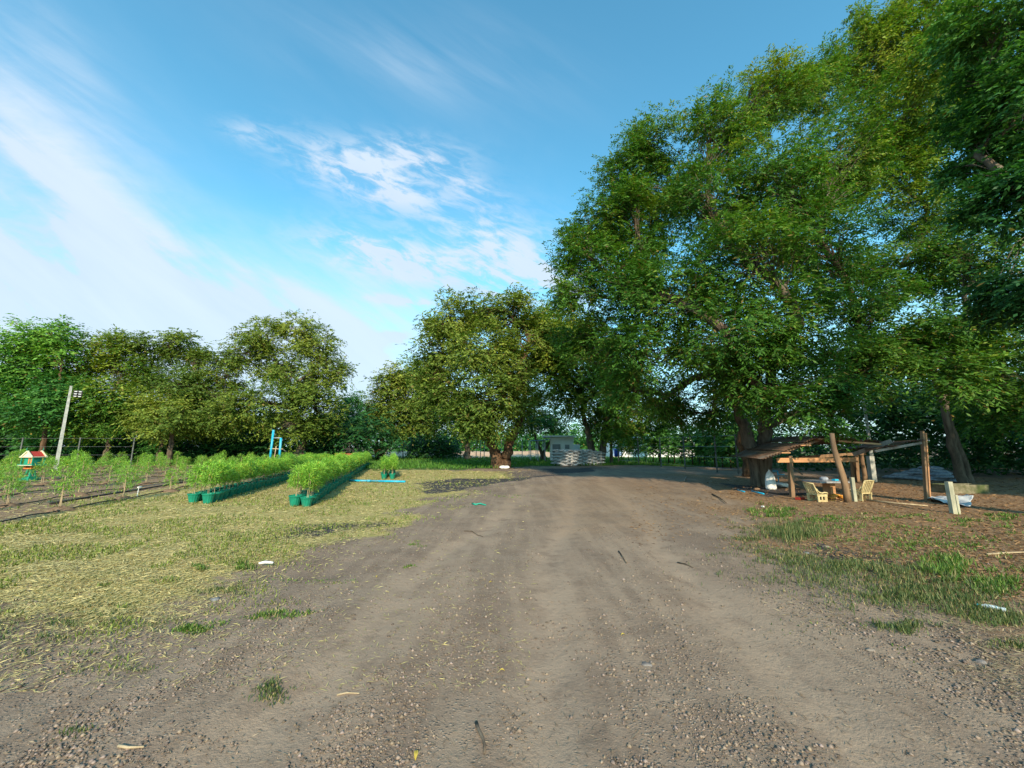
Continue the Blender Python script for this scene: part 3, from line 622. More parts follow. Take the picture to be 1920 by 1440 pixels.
# ------------------------------------------------------------ saplings
def sapling_proto(seed, h):
    g = np.random.default_rng(seed); root = thing('sapling', 'x', 'sapling')
    t = MB(); pts = [(0, 0, -0.05), (g.normal(0, .05), g.normal(0, .05), h * 0.5), (g.normal(0, .12), g.normal(0, .12), h * 0.92)]
    t.tube(pts, [0.05, 0.04, 0.015], 6); t.obj('trunk', M_barkbrown, root, True)
    n = 26; z = h * (0.42 + 0.6 * g.random(n)); rr = 0.75 * (1.15 - z / h) + 0.2
    a = g.uniform(0, 6.28, n); d = np.stack([np.cos(a), np.sin(a), 0.1 + 0 * a], 1)
    cen = d * rr[:, None] * 0.6; cen[:, 2] = z
    V, Fq, col = sprays(cen, unit(d), np.full(n, 0.65), 6, 7, 0.26, 0.10, np.full(n, 0.42), PAL['fresh'], 0.01, 0.35)
    link('crown', np_mesh('crown', V, Fq, col, [M_leaf]), root); return root
prot = [sapling_proto(60 + i, h) for i, h in enumerate((2.6, 2.9, 2.4))]
sp = [(275, 868, 2.2, 'thin sapling with a bare pale stem at the left end of the plot edge'), (398, 862, 2.2, 'forked-looking slim sapling at the edge of the crop behind the left pots'), (415, 861, 1.9, 'slim sapling close to the right of the forked one'),
      (447, 862, 2.3, 'slim sapling midway between the forked one and the pipe frame'), (475, 862, 2.3, 'slim sapling left of the blue pipe frame'), (175, 866, 2.4, 'leafy young sapling right of the floodlight pole'), (150, 868, 2.6, 'leafy young sapling at the foot of the floodlight pole'), (225, 866, 2.2, 'leafy young sapling in front of the dark undergrowth'), (60, 868, 2.6, 'leafy young sapling behind the shrine'), (345, 863, 2.0, 'short sapling before the dark hollow of the wood')]
used = set()
def place_sap(i, loc, s, lb, grp, rz):
    p = prot[i % 3]; loc = tuple(gz(loc))
    if (i % 3) not in used:
        used.add(i % 3); p.location = loc; p.rotation_euler = (0, 0, rz); p['label'] = lb; p['group'] = grp; p.scale = (s, s, s); return p
    return copy_thing(p, loc, rz, lb, grp, (s, s, s))
for i, (px, py, hh, lb) in enumerate(sp):
    place_sap(i, G(px, py + 1), hh / 2.6 * (1.25 if i > 4 else 1.0), lb, 'saplings along the back of the plot', i * 1.3)
for i in range(17):
    px = 1168 + i * 14.3 + random.uniform(-4, 4); py = 864 + i * 0.95 + random.uniform(-1.2, 1.2)
    side = ('leftmost', 'second', 'third', 'fourth', 'fifth', 'sixth', 'seventh', 'eighth', 'ninth', 'tenth', 'eleventh', 'twelfth', 'thirteenth', 'fourteenth', 'fifteenth', 'sixteenth', 'rightmost')[i]; side += '' if i in (0, 16) else ' from the left'
    place_sap(i + 1, G(px, py), 1.05 + random.uniform(-.15, .35), f'thin sapling, {side} in the row behind the bend of the road', 'saplings behind the bend of the road', i * 2.1)

# ------------------------------------------------------------ grass, straw, weeds, gravel (uncountable)
def scatter_px(n, x0, x1, y0, y1, w=None):
    """random ground places, spread evenly as seen from the road"""
    px = rng.uniform(x0, x1, n); py = rng.uniform(y0, y1, n)
    dx = px - 960; dzv = -_fw[2] * F - _up[2] * (720 - py); t = EYE / dzv
    return np.stack([dx * t, (_fw[1] * F + _up[1] * (720 - py)) * t], 1)
def blades(name, label, pts, hgt, wid, lean, cols, mt, flat=False, cat=None):
    n = len(pts); p = np.stack([pts[:, 0], pts[:, 1], height(pts[:, 0], pts[:, 1]) + 0.004], 1)
    a = rng.uniform(0, 6.283, n)
    if flat: d = unit(np.stack([np.cos(a), np.sin(a), rng.uniform(-0.02, 0.25, n)], 1)); p[:, 2] += 0.008; nn = np.tile([0, 0, 1.0], (n, 1)) + rng.normal(0, .3, (n, 3))
    else: d = unit(np.stack([np.cos(a) * lean, np.sin(a) * lean, np.ones(n)], 1) + rng.normal(0, 0.15, (n, 3))); nn = np.stack([np.cos(a), np.sin(a), 0 * a + 0.3], 1)
    nn = unit(nn - d * (nn * d).sum(1)[:, None])
    V, Fq = kites(p, d, nn, hgt, wid, 0.25 if not flat else 0.0)
    ci = rng.random((n, 1)); c = np.array(cols[0]) * ci + np.array(cols[1]) * (1 - ci)
    if name in ('grass', 'weeds', 'short_grass'): c = np.where(rng.random((n, 1)) < 0.13, np.array([0.36, 0.30, 0.14]), c); c *= rng.uniform(0.7, 1.25, (n, 1))
    o = link(name, np_mesh(name, V, Fq, np.repeat(c, 4, 0), [mt])); return tag(o, label, cat or name.replace('_', ' '), kind='stuff')
def dist(p): return np.hypot(p[:, 0], p[:, 1])
# straw on the mown field
p = scatter_px(110000, -60, 1000, 872, 1290); z = zones(p[:, 0], p[:, 1]); keep = rng.random(len(p)) < z[1] ** 1.5 + 0.12 * (1 - z[0]) + 0.03
p = p[keep]; d_ = dist(p)
blades('dry_grass', 'short dry straw and clippings lying over the mown field at the left', p, rng.uniform(0.025, 0.085, len(p)) * (0.45 + d_ * 0.13), 0.0012 + d_ * 0.0013, 0, [(0.60, 0.50, 0.24), (0.33, 0.29, 0.11)], M_straw, True)
p = scatter_px(60000, -60, 1000, 872, 1260); z = zones(p[:, 0], p[:, 1]); nn_ = smooth_noise(p[:, 0], p[:, 1], 0.9, 77) + 0.6 * smooth_noise(p[:, 0], p[:, 1], 0.25, 78)
p = p[(rng.random(len(p)) < z[1] * 1.1) & (nn_ > -0.12)]; d_ = dist(p)
blades('short_grass', 'short green grass growing through the straw of the left field', p, rng.uniform(0.02, 0.05, len(p)) * (0.7 + d_ * 0.09), 0.004 + d_ * 0.0014, 0.8, [(0.24, 0.29, 0.06), (0.14, 0.20, 0.04)], M_grass)
# tufts (px, py, rx, ry, n, height, tone)
tuf = [(1440, 1035, 90, 22, 1100, 0.045, 0), (1560, 1075, 120, 24, 1500, 0.055, 0), (1680, 1105, 120, 26, 1500, 0.055, 0), (1800, 1110, 110, 34, 1600, 0.07, 0), (1560, 990, 110, 18, 700, 0.05, 1), (1760, 1020, 150, 24, 700, 0.05, 1), (1400, 985, 60, 14, 350, 0.04, 0), (1480, 1000, 62, 15, 1700, 0.13, 0), (1460, 958, 55, 13, 900, 0.07, 1), (1525, 975, 50, 10, 450, 0.05, 1), (1395, 1012, 45, 5, 220, 0.04, 0), (1480, 1052, 60, 12, 650, 0.055, 0), (1590, 1062, 75, 16, 1000, 0.07, 0),
       (1700, 1075, 60, 16, 500, 0.07, 0), (1775, 1060, 45, 26, 700, 0.10, 1), (1700, 1118, 60, 8, 500, 0.05, 0), (1860, 1090, 60, 26, 600, 0.08, 1), (1690, 1172, 52, 10, 520, 0.045, 0), (1850, 1150, 95, 18, 900, 0.06, 0), (1900, 1205, 45, 10, 220, 0.04, 0),
       (370, 1172, 46, 9, 420, 0.03, 1), (525, 1150, 60, 8, 420, 0.03, 1), (508, 1298, 28, 15, 330, 0.028, 0), (200, 1150, 130, 22, 420, 0.035, 0), (60, 1180, 120, 24, 380, 0.04, 0), (230, 1250, 80, 12, 130, 0.025, 0),
       (460, 1057, 15, 5, 200, 0.06, 1), (375, 1062, 12, 5, 100, 0.05, 1), (780, 1017, 22, 4, 130, 0.02, 1), (765, 1058, 11, 4, 90, 0.02, 1), (415, 1100, 60, 12, 330, 0.035, 0), (1600, 1080, 180, 50, 500, 0.045, 0), (1700, 1010, 200, 25, 330, 0.05, 1), (140, 1370, 30, 10, 50, 0.03, 0),
       (1850, 975, 90, 16, 420, 0.07, 1), (1650, 968, 100, 7, 420, 0.05, 1), (640, 945, 60, 5, 160, 0.03, 1), (900, 928, 110, 4, 220, 0.03, 1), (620, 1000, 120, 14, 300, 0.03, 1), (560, 1080, 140, 14, 160, 0.02, 1), (1560, 1180, 200, 30, 60, 0.02, 1)]
for tone, nm, lb, cols in ((0, 'grass', 'tufts of long green grass along both verges of the road', [(0.05, 0.10, 0.03), (0.17, 0.20, 0.075)]), (1, 'weeds', 'bright low weeds scattered over the verge and reddish dirt', [(0.06, 0.15, 0.022), (0.17, 0.25, 0.05)])):
    ps = []; hs = []
    for (px, py, rx, ry, n, h, tn) in tuf:
        if tn != tone: continue
        q = rng.normal(0, 0.5, (n, 2)) * np.array([rx, ry]) + np.array([px, py]); q[:, 1] = np.maximum(q[:, 1], 880)
        cl = rng.integers(0, max(4, n // 22), n); cc = rng.normal(0, 0.5, (n // 22 + 5, 2)) * np.array([rx, ry]) + np.array([px, py])
        q = cc[cl] + rng.standard_t(2.2, (n, 2)) * np.array([rx, ry]) * 0.07; q = np.clip(q, [px - 2.2 * rx, py - 2.2 * ry], [px + 2.2 * rx, py + 2.2 * ry]); q[:, 1] = np.maximum(q[:, 1], 880)
        t = np.array([G(a, b_)[:2] for a, b_ in q]); t += rng.normal(0, 0.03, t.shape); ps.append(t); hs.append(np.full(n, h))
    ps = np.vstack(ps); hs = np.concatenate(hs); d_ = dist(ps)
    blades(nm, lb, ps, hs * rng.uniform(0.5, 1.5, len(ps)), (0.006 + d_ * 0.0011) * (0.7 if tone == 0 else 1.1), 0.75 if tone == 0 else 1.1, cols, M_grass)
# grass strip beyond the pots and beyond the bend
p = np.vstack([scatter_px(15000, 560, 1170, 855, 879), scatter_px(9000, 1150, 1420, 858, 893), scatter_px(5000, -100, 560, 858, 872)])
z = zones(p[:, 0], p[:, 1]); p = p[(z[2] > 0.35)]; d_ = dist(p)
blades('meadow_grass', 'lush low green grass under the trees beyond the pots and the bend', p, rng.uniform(0.12, 0.32, len(p)), 0.02 + d_ * 0.0014, 0.6, [(0.06, 0.17, 0.025), (0.11, 0.24, 0.035)], M_grass)
# litter on the reddish dirt
p = scatter_px(26000, 1180, 2000, 895, 1120); z = zones(p[:, 0], p[:, 1]); p = p[rng.random(len(p)) < z[4] * 0.9]; d_ = dist(p)
blades('leaf_litter', 'fallen twigs and brown leaf litter over the reddish dirt by the shed', p, rng.uniform(0.03, 0.10, len(p)) * (0.5 + d_ * 0.07), 0.006 + d_ * 0.0016, 0, [(0.42, 0.25, 0.12), (0.12, 0.06, 0.035)], M_straw, True)
p = scatter_px(3600, 0, 1920, 1010, 1440); d_ = dist(p)
blades('road_litter', 'scraps of straw and small leaves strewn on the dirt road', p, rng.uniform(0.012, 0.05, len(p)), 0.003 + d_ * 0.0009, 0, [(0.34, 0.27, 0.19), (0.12, 0.08, 0.055)], M_straw, True)
p = scatter_px(16000, 1300, 2000, 1000, 1300); z = zones(p[:, 0], p[:, 1]); p = p[(rng.random(len(p)) < (1 - z[0]) * 0.9) & (smooth_noise(p[:, 0], p[:, 1], 0.5, 95) > -0.1)]; d_ = dist(p)
blades('verge_straw', 'thin dry straw and dead stems on the right verge of the road', p, rng.uniform(0.02, 0.09, len(p)), 0.002 + d_ * 0.0011, 0, [(0.42, 0.33, 0.20), (0.13, 0.10, 0.06)], M_straw, True)
# gravel
n = 36000; p = scatter_px(n, -100, 2020, 985, 1500); z = zones(p[:, 0], p[:, 1])
dn = smooth_noise(p[:, 0] * 1.6, p[:, 1] * 0.45, 0.55, 90) + 0.7 * smooth_noise(p[:, 0], p[:, 1], 0.22, 91)
p = p[((z[0] > 0.3) | (rng.random(n) < 0.25)) & (dn + rng.normal(0, 0.35, n) - 0.75 * tracks(p[:, 0], p[:, 1]) > -0.05)]; n = len(p)
oct_ = np.array([[1, 0, 0], [0, 1, 0], [-1, 0, 0], [0, -1, 0], [0, 0, 1], [0, 0, -1]], float); of = np.array([[0, 1, 4], [1, 2, 4], [2, 3, 4], [3, 0, 4], [1, 0, 5], [2, 1, 5], [3, 2, 5], [0, 3, 5]])
sz = 0.0032 + 0.0115 * rng.random(n) ** 5 + dist(p) * 0.0008
V = oct_[None] * rng.uniform(0.6, 1.3, (n, 6, 1)) * sz[:, None, None] * np.array([1.2, 1, 0.7]); th = rng.uniform(0, 6.28, n)
x_ = V[:, :, 0] * np.cos(th)[:, None] - V[:, :, 1] * np.sin(th)[:, None]; y_ = V[:, :, 0] * np.sin(th)[:, None] + V[:, :, 1] * np.cos(th)[:, None]
V = np.stack([x_ + p[:, 0:1], y_ + p[:, 1:2], V[:, :, 2] + (height(p[:, 0], p[:, 1]) + 0.008 + sz * 0.1)[:, None]], -1).reshape(-1, 3)
Fq = (of[None] + (np.arange(n) * 6)[:, None, None]).reshape(-1, 3)
cc = np.array([0.27, 0.205, 0.16]) * (0.45 + 1.2 * rng.random((n, 1)) ** 1.4) * np.array([1, 1, 1]); cc[:, 2] *= rng.uniform(0.85, 1.15, n)
tag(link('gravel', np_mesh('gravel', V, Fq, np.repeat(cc, 6, 0), [M_gravel])), 'loose gravel and grit over the dirt road', 'gravel', kind='stuff')

# ------------------------------------------------------------ crop plants and pots
ROWD = np.array([-0.3, 1.0])                       # all rows run the same way
def hemp(seed, h, z0, w, n, bare=0.15, tint=(1, 1, 1)):
    """ferny bright plant: narrow leaflets on short side shoots"""
    g = rng; k = n // 8; z = z0 + h * (bare + (1 - bare) * g.random(k) ** 0.85); prof = np.interp((z - z0) / h, [0, 0.3, 0.7, 1], [0.45, 0.9, 1.0, 0.35])
    a = g.uniform(0, 6.28, k); q = np.stack([np.cos(a), np.sin(a), np.full(k, 0.25)], 1)
    c = q * (w * prof * g.uniform(0.1, 1.0, k) ** 0.7)[:, None]; c[:, 2] = z
    c = np.repeat(c, 8, 0); q = np.repeat(q, 8, 0)
    d = unit(q * 0.5 + g.normal(0, 0.6, c.shape) + np.array([0, 0, -0.1])); nn = unit(np.array([0, 0, 1.0]) + g.normal(0, 0.5, c.shape)); nn = unit(nn - d * (nn * d).sum(1)[:, None])
    V, Fq = kites(c + g.normal(0, 0.02, c.shape), d, nn, g.uniform(0.07, 0.16, len(c)), 0.018)
    hh = g.random((len(c), 1)) * 0.6 + 0.4 * ((c[:, 2:3] - z0) / h)
    col = np.array([0.13, 0.29, 0.04]) * (1 - hh) + np.array([0.31, 0.55, 0.07]) * hh; col *= g.uniform(0.7, 1.3, (len(c), 1)) * np.array(tint)
    y = g.random(len(c)) < 0.04; col[y] = (0.42, 0.38, 0.05)
    return V, Fq, np.repeat(col, 4, 0)
def pot_proto(i):
    root = thing('potted_plant', 'x', 'potted plant', group='potted seedlings set out in double rows')
    sides = 28
    prof = [(0.10, 0.0), (0.105, 0.02), (0.150, 0.225), (0.168, 0.228), (0.172, 0.255), (0.160, 0.262), (0.150, 0.255), (0.146, 0.215)]
    V = []; 
    for r, z in prof:
        for s in range(sides):
            rib = 1 + (0.03 if s % 2 else -0.02) * (0.015 < z < 0.226 and r > 0.104); V.append((r * rib * math.cos(2 * math.pi * s / sides), r * rib * math.sin(2 * math.pi * s / sides), z))
    m = MB(); m.add(V, [(a * sides + s, a * sides + (s + 1) % sides, (a + 1) * sides + (s + 1) % sides, (a + 1) * sides + s) for a in range(len(prof) - 1) for s in range(sides)])
    m.obj('pot', M_greenplastic, root)
    m = MB(); m.lathe([(0.147, 0.20), (0.09, 0.215), (0.001, 0.222)], 14); m.obj('soil', M_soil, root)
    m = MB(); m.tube([(0, 0, 0.2), (0.01, 0, 0.55), (-0.01, 0.01, 0.9)], [0.008, 0.006, 0.003], 5); m.obj('stem', M_stake, root)
    m = MB(); m.tube([(0.035, 0.02, 0.2), (0.03 + 0.012 * i, 0.03, 0.62 + 0.04 * i)], [0.007, 0.007], 5); m.obj('stake', M_stake, root)
    h = (0.78, 0.70, 0.86, 0.58, 0.80, 0.66)[i]; V, Fq, col = hemp(200 + i, h, 0.30, (0.25, 0.22, 0.24, 0.20, 0.27, 0.23)[i], (680, 560, 720, 400, 640, 520)[i], 0.22, ((1, 1, 1), (0.8, 0.9, 0.9), (1.05, 1.05, 1), (1.2, 1.02, 0.9), (0.72, 0.84, 1.0), (0.95, 0.95, 1.0))[i])
    link('foliage', np_mesh('foliage', V, Fq, col, [M_grass]), root); return root
pots = [pot_proto(i) for i in range(6)]; pot_used = set(); ordn = ['', 'second', 'third', 'fourth', 'fifth', 'sixth', 'seventh', 'eighth']
def place_pot(k, x, y, lb):
    i = random.randrange(6) if len(pot_used) == 6 else len(pot_used); s = random.uniform(0.94, 1.05); zs = random.uniform(0.84, 1.12)
    loc = tuple(gz((x, y))); rz = random.uniform(0, 6.28)
    if i not in pot_used:
        pot_used.add(i); p = pots[i]; p.location = loc; p.rotation_euler = (0, 0, rz); p['label'] = lb; return p
    o = copy_thing(pots[i], loc, rz, lb, None, (s, s, s * zs)); o.rotation_euler = (random.gauss(0, .035), random.gauss(0, .035), rz); return o
rows = [('left double row', -5.62, 11.6, 32.0, 0.46, 0.345), ('long middle double row', -2.52, 10.9, 35.0, 0.36, 0.345), ('short right double row', -0.30, 20.4, 24.2, 0.42, 0.40)]
for nm, x0, y0, y1, gap, stp in rows:
    for line, off in (('left', -gap / 2), ('right', gap / 2)):
        y = y0 + (0.05 if line == 'left' else 0); j = 0
        while y < y1:
            if nm.startswith('long') and 18.7 < y < 19.4: y += stp; continue
            st = stp if y < 24 else stp * 1.25
            if j == 0: lb = f'front green potted plant, {line} line of the {nm}'
            elif j < 8: lb = f'{ordn[j]} potted plant from the front, {line} line of the {nm}'
            else: lb = f'green potted plant ' + ('beyond the blue pipe' if (nm.startswith('long') and y > 19) else 'further back') + f', {line} line of the {nm}'
            place_pot(j, x0 - 0.3 * y + off + random.gauss(0, 0.014), y + random.gauss(0, 0.014), lb)
            y += st; j += 1
# rows of plants in the soil, with hoses and little mounds
def field_proto(i):
    root = thing('crop_plant', 'x', 'crop plant', group='ferny crop plants in the field rows')
    h = (1.0, 1.2, 0.85, 0.7)[i]; w = (0.34, 0.26, 0.42, 0.22)[i]
    V, Fq, col = hemp(300 + i, h, 0.1, w, (640, 760, 680, 380)[i], 0.25, ((.85, .85, 1), (.95, .95, 1), (.75, .8, .95), (1, .95, 1))[i]); link('foliage', np_mesh('foliage', V, Fq, col, [M_grass]), root)
    m = MB(); m.tube([(0, 0, 0), (0.02, 0, h * 0.5), (0, 0.01, h)], [0.012, 0.009, 0.004], 5); m.obj('stem', M_stake, root)
    m = MB(); m.tube([(0.06, -0.03, 0), (0.05, -0.05, h * 0.82)], [0.010, 0.009], 5); m.obj('stake', M_stake, root)
    m = MB(); n = 12; m.lathe([(0.34, -0.03), (0.25, 0.03), (0.14, 0.08), (0.05, 0.10), (0.001, 0.095)], n); V_ = m.v[0]; V_ *= 1 + rng.uniform(-0.18, 0.18, V_.shape); m.obj('soil_mound', M_mound, root, True)
    return root
fp = [field_proto(i) for i in range(4)]; fu = set(); cnt = 0
for k in range(10):
    yv = max(5.5, (8.4 + 2.15 * k) / 1.36); name_row = ['front', 'second', 'third', 'fourth'][k] if k < 4 else None
    y = [8.0, 8.6, 9.0, 8.4, 9.0, 8.8, 9.2, 8.3, 9.0, 8.6][k]; j = 0
    pts = []
    while y < 34.5:
        x = -8.45 - 2.15 * k - 0.3 * y
        if y > yv - 2:
            xx, yy = x + random.gauss(0, 0.06), y + random.gauss(0, 0.15); i = len(fu) if len(fu) < 4 else random.choice([0, 0, 1, 2, 2, 3])
            if name_row and j < 4: lb = f'ferny plant, {["nearest", "second nearest", "third nearest", "fourth nearest"][j]} in the {name_row} staked row of the left plot'
            elif name_row: lb = f'ferny green plant further along the {name_row} staked row of the left plot'
            else: lb = f'ferny plant in the {["fifth", "sixth", "seventh", "eighth", "ninth", "tenth"][k - 4]} row of the left plot, ' + ('near the left edge' if j < 3 else 'close to the trees')
            loc = tuple(gz((xx, yy))); s = random.uniform(0.8, 1.12); rz = random.uniform(0, 6.28)
            if i not in fu: fu.add(i); q = fp[i]; q.location = loc; q.rotation_euler = (0, 0, rz); q['label'] = lb; q['group'] = 'ferny crop plants in the field rows'
            else: copy_thing(fp[i], loc, rz, lb, None, (s, s, s))
            j += 1; cnt += 1
        y += 2.12
    ys = np.arange(max(5.5, yv - 2.5), 34.6, 0.53); xs = -8.45 - 2.15 * k - 0.3 * ys + 0.07 * np.sin(ys * 2.96 + k) + 0.12
    zz_ = height(xs, ys) + 0.035 + 0.06 * np.maximum(0, np.sin(ys * 2.96 + k * 2)) ** 2
    m = MB(); m.tube(np.stack([xs, ys, zz_], 1), 0.016, 6); o = m.obj('drip_hose', M_black, smooth=True)
    tag(o, ['black drip hose along the front plant row, snaking in from the left edge', 'black drip hose along the second plant row from the grass', 'black drip hose along the third plant row from the grass', 'black drip hose along the fourth plant row from the grass'][k] if k < 4 else 'black drip hose running along a back row of the left plot', 'hose', 'drip hoses along the crop rows')
m = MB(); q = [G(a, b_, 0.03) for a, b_ in ((95, 944), (180, 930), (260, 918), (330, 906), (385, 898))]; m.tube(q, 0.03, 8); tag(m.obj('supply_hose', M_black, smooth=True), 'thicker black supply hose lying across the plot behind the front row', 'hose')
m = MB(); c = gz(G(257, 930)); m.tube([c, c + [0.02, 0, 0.3]], 0.012, 6); m.tube([c + [-0.02, 0, 0.31], c + [0.1, 0, 0.33]], 0.022, 6); tag(m.obj('riser_pipe', M_white), 'short white riser pipe beside the second mound of the front row', 'pipe')

# ------------------------------------------------------------ blue pipe, blue frame
a = G(655, 901, 0.05); c = G(760, 903, 0.05); m = MB(); m.tube([a, a * 0.68 + c * 0.32], 0.045, 12); m.tube([a * 0.68 + c * 0.32, a * 0.62 + c * 0.38], 0.055, 12); m.tube([a * 0.62 + c * 0.38, c], 0.045, 12)
tag(m.obj('water_pipe', M_blue, smooth=True), 'long blue plastic pipe lying across in front of the short pot row', 'pipe')
Yf = 27.0; root = thing('pipe_frame', 'upright blue pipe frame like a tall letter H among the crop', 'frame', tuple(gz(P(515, 838, Yf) * [1, 1, 0])))
o0 = np.array(root.location)
for (x1, y1, x2, y2, nm, mt, r_) in ((505, 872, 513, 806, 'upright_pipe', M_blue, 0.075), (523, 868, 527, 821, 'upright_pipe', M_blue, 0.075), (512, 821, 527, 821, 'cross_pipe', M_metal, 0.035), (505, 841, 531, 842, 'cross_pipe', M_stake, 0.035), (513, 868, 518, 836, 'cane', M_stake, 0.03)):
    m = MB(); m.tube([P(x1, y1, Yf) - o0, P(x2, y2, Yf) - o0], r_, 10); m.obj(nm, mt, root, True)

# ------------------------------------------------------------ spirit house on its post
Ys = 19.5; c = P(67, 838, Ys); c = gz((c[0], c[1])); root = thing('shrine', 'small green shrine with red gabled roof on a post at the left edge', 'shrine', tuple(c), R(-4)); root.scale = (.84, .84, .84)
def part(nm, mt, fn, par=root, smooth=False): m = MB(); fn(m); return m.obj(nm, mt, par, smooth)
part('base', M_shgreen, lambda m: (m.box((0, 0, 0.06), (0.7, 0.6, 0.12)), m.box((0.0, 0, 0.16), (0.45, 0.4, 0.1))))
part('pedestal', M_shgreen, lambda m: (m.beam((-.16, -.12, .2), (-.08, -.06, .62), .09, .09), m.beam((.16, -.12, .2), (.08, -.06, .62), .09, .09), m.beam((-.16, .12, .2), (-.08, .06, .62), .09, .09), m.beam((.16, .12, .2), (.08, .06, .62), .09, .09)))
part('bracket', M_shor, lambda m: (m.box((0, 0, .68), (.5, .4, .06)), m.box((-.2, 0, .77), (.14, .36, .13)), m.box((.2, 0, .77), (.14, .36, .13))))
pl = part('platform', M_shgreen, lambda m: (m.box((0, 0, .86), (1.15, .85, .05)), m.box((0, 0, .90), (.95, .7, .04))))
part('platform_edge', M_shcream, lambda m: (m.box((0, -.435, .87), (1.19, .03, .03)), m.box((0, .435, .87), (1.19, .03, .03))), pl)
hs = part('house', M_shgreen, lambda m: (m.box((0, 0, 1.12), (.55, .42, .4)), [m.box((sx * .36, sy * .27, 1.1), (.05, .05, .36)) for sx in (-1, 1) for sy in (-1, 1)]))
part('doorway', M_shor, lambda m: (m.box((.05, -.216, 1.10), (.07, .02, .3)), m.box((.2, -.216, 1.10), (.07, .02, .3)), m.box((.125, -.216, 1.27), (.22, .02, .05))), hs)
def gable(m, w, d, z, h, t=0.05):
    for s in (-1, 1): m.beam((s * w / 4, -d / 2, z + h / 2), (s * w / 4, d / 2, z + h / 2), 0.01, 0.01)
    V = [(-w / 2, -d / 2, z), (0, -d / 2, z + h), (w / 2, -d / 2, z), (-w / 2, d / 2, z), (0, d / 2, z + h), (w / 2, d / 2, z)]
    m.add(V, [(0, 1, 4, 3), (1, 2, 5, 4), (0, 3, 5, 2)])
rf = part('roof', M_shred, lambda m: (gable(m, .66, .62, 1.36, .3),))
part('roof_trim', M_shcream, lambda m: [(m.beam((-.36, y, 1.35), (0, y, 1.69), .05, .07), m.beam((.36, y, 1.35), (0, y, 1.69), .05, .07)) for y in (-.33, .33)], rf)
part('gable_panel', M_shcream, lambda m: m.add([(-.28, -.315, 1.36), (.28, -.315, 1.36), (0, -.315, 1.62)], [(0, 1, 2)]), rf)
part('eave', M_shcream, lambda m: m.box((0, 0, 1.34), (.86, .72, .05)), rf)
part('finial', M_shgreen, lambda m: (m.tube([(0, -.33, 1.68), (0, -.4, 1.78), (0, -.36, 1.9)], [.03, .02, .006], 6), m.tube([(0, .33, 1.68), (0, .4, 1.78), (0, .36, 1.9)], [.03, .02, .006], 6)), rf)

# ------------------------------------------------------------ floodlight pole, other poles
def pole(label, px, Y, ztop, r0, r1, mt=M_conc, cat='pole', lamp=False, name='utility_pole', lean=0):
    c = P(px, 838, Y); c = gz((c[0], c[1])); root = thing(name, label, cat, tuple(c))
    m = MB(); m.tube([(0, 0, -0.1), (lean, 0, ztop)], [r0, r1], 4 if mt is M_conc else 8); m.obj('shaft', mt, root)
    if lamp:
        m = MB(); m.beam((0.0, 0, ztop - 0.5), (0.24, 0.24, ztop - 0.5), 0.05, 0.05); m.beam((0.24, 0.24, ztop - 0.3), (0.24, 0.24, ztop - 0.75), 0.04, 0.04); m.obj('bracket', M_dark, root)
        for j in range(3):
            zc = ztop - 0.38 - j * 0.17; m = MB(); m.box((0.32, 0.22, zc), (0.44, 0.14, 0.11), rx=R(-25), rz=R(45)); h = m.obj('floodlight', M_dark, root)
            for i in (-1, 1):
                m = MB(); m.box((0.32 + i * 0.075 + 0.055, 0.22 + i * 0.075 - 0.055, zc - 0.01), (0.13, 0.03, 0.06), rz=R(45)); m.obj('lamp_lens', M_lens, h)
    return root
pole('tall grey concrete pole with a black floodlight at the left', 112, 27, 5.9, 0.14, 0.085, lamp=True, name='floodlight_pole')
pole('slim grey pole rising behind the shed roof', 1632, 21, 4.6, 0.11, 0.08)
# ------------------------------------------------------------ fences
def fence(label, pts, h, mt, step_px=None, mesh=True, name='wire_fence'):
    root = thing(name, label, 'fence', tuple(gz(pts[0]))); o0 = np.array(root.location)
    for p in pts:
        p = gz(p); m = MB(); m.tube([p - o0 + [0, 0, -0.1], p - o0 + [0, 0, h]], 0.035 + 0.0005 * p[1], 6); m.obj('post', mt, root)
    if mesh:
        for z in np.linspace(0.3, h - 0.08, 4):
            m = MB(); m.tube([gz(p) - o0 + [0, 0, z] for p in pts], 0.009, 3); m.obj('wire', M_metal, root)
    return root
fence('wire fence with pale posts across the open field behind the trees', [P(px, 838, 54 + (px - 690) * 0.0) * [1, 1, 0] for px in (645, 689, 724, 756, 790, 824, 858, 893, 901, 908, 919, 940, 979, 992, 1005, 1018)], 2.6, M_conc)
fence('green-grey wire fence before the undergrowth at the far left', [P(px, 838, 32) * [1, 1, 0] for px in (-60, 40, 148, 250)], 2.4, M_thinpost)
fence('wire fence with thin posts along the saplings beyond the bend', [G(px, 868 + (px - 1160) * 0.095) for px in (1160, 1198, 1240, 1285, 1345, 1385, 1440)], 2.4, M_thinpost)
# grey pale fence left behind the trailer
root = thing('picket_fence', 'weathered grey pale fence under the sunlit spreading tree', 'fence', tuple(gz(P(600, 838, 48) * [1, 1, 0]))); o0 = np.array(root.location)
for i in range(17):
    q = P(572 + i * 3.4, 838, 48) * [1, 1, 0] - o0 * [1, 1, 0]; m = MB(); m.box((q[0], q[1], 0.95), (0.17, 0.03, 1.8 + 0.1 * math.sin(i * 2.3)), rz=0.02 * (i % 3)); m.obj('pale', M_greywood, root)
for z in (0.5, 1.4):
    m = MB(); m.beam(P(571, 838, 48.1) * [1, 1, 0] - o0 * [1, 1, 0] + [0, 0, z], P(629, 838, 48.1) * [1, 1, 0] - o0 * [1, 1, 0] + [0, 0, z], 0.04, 0.08); m.obj('rail', M_greywood, root)

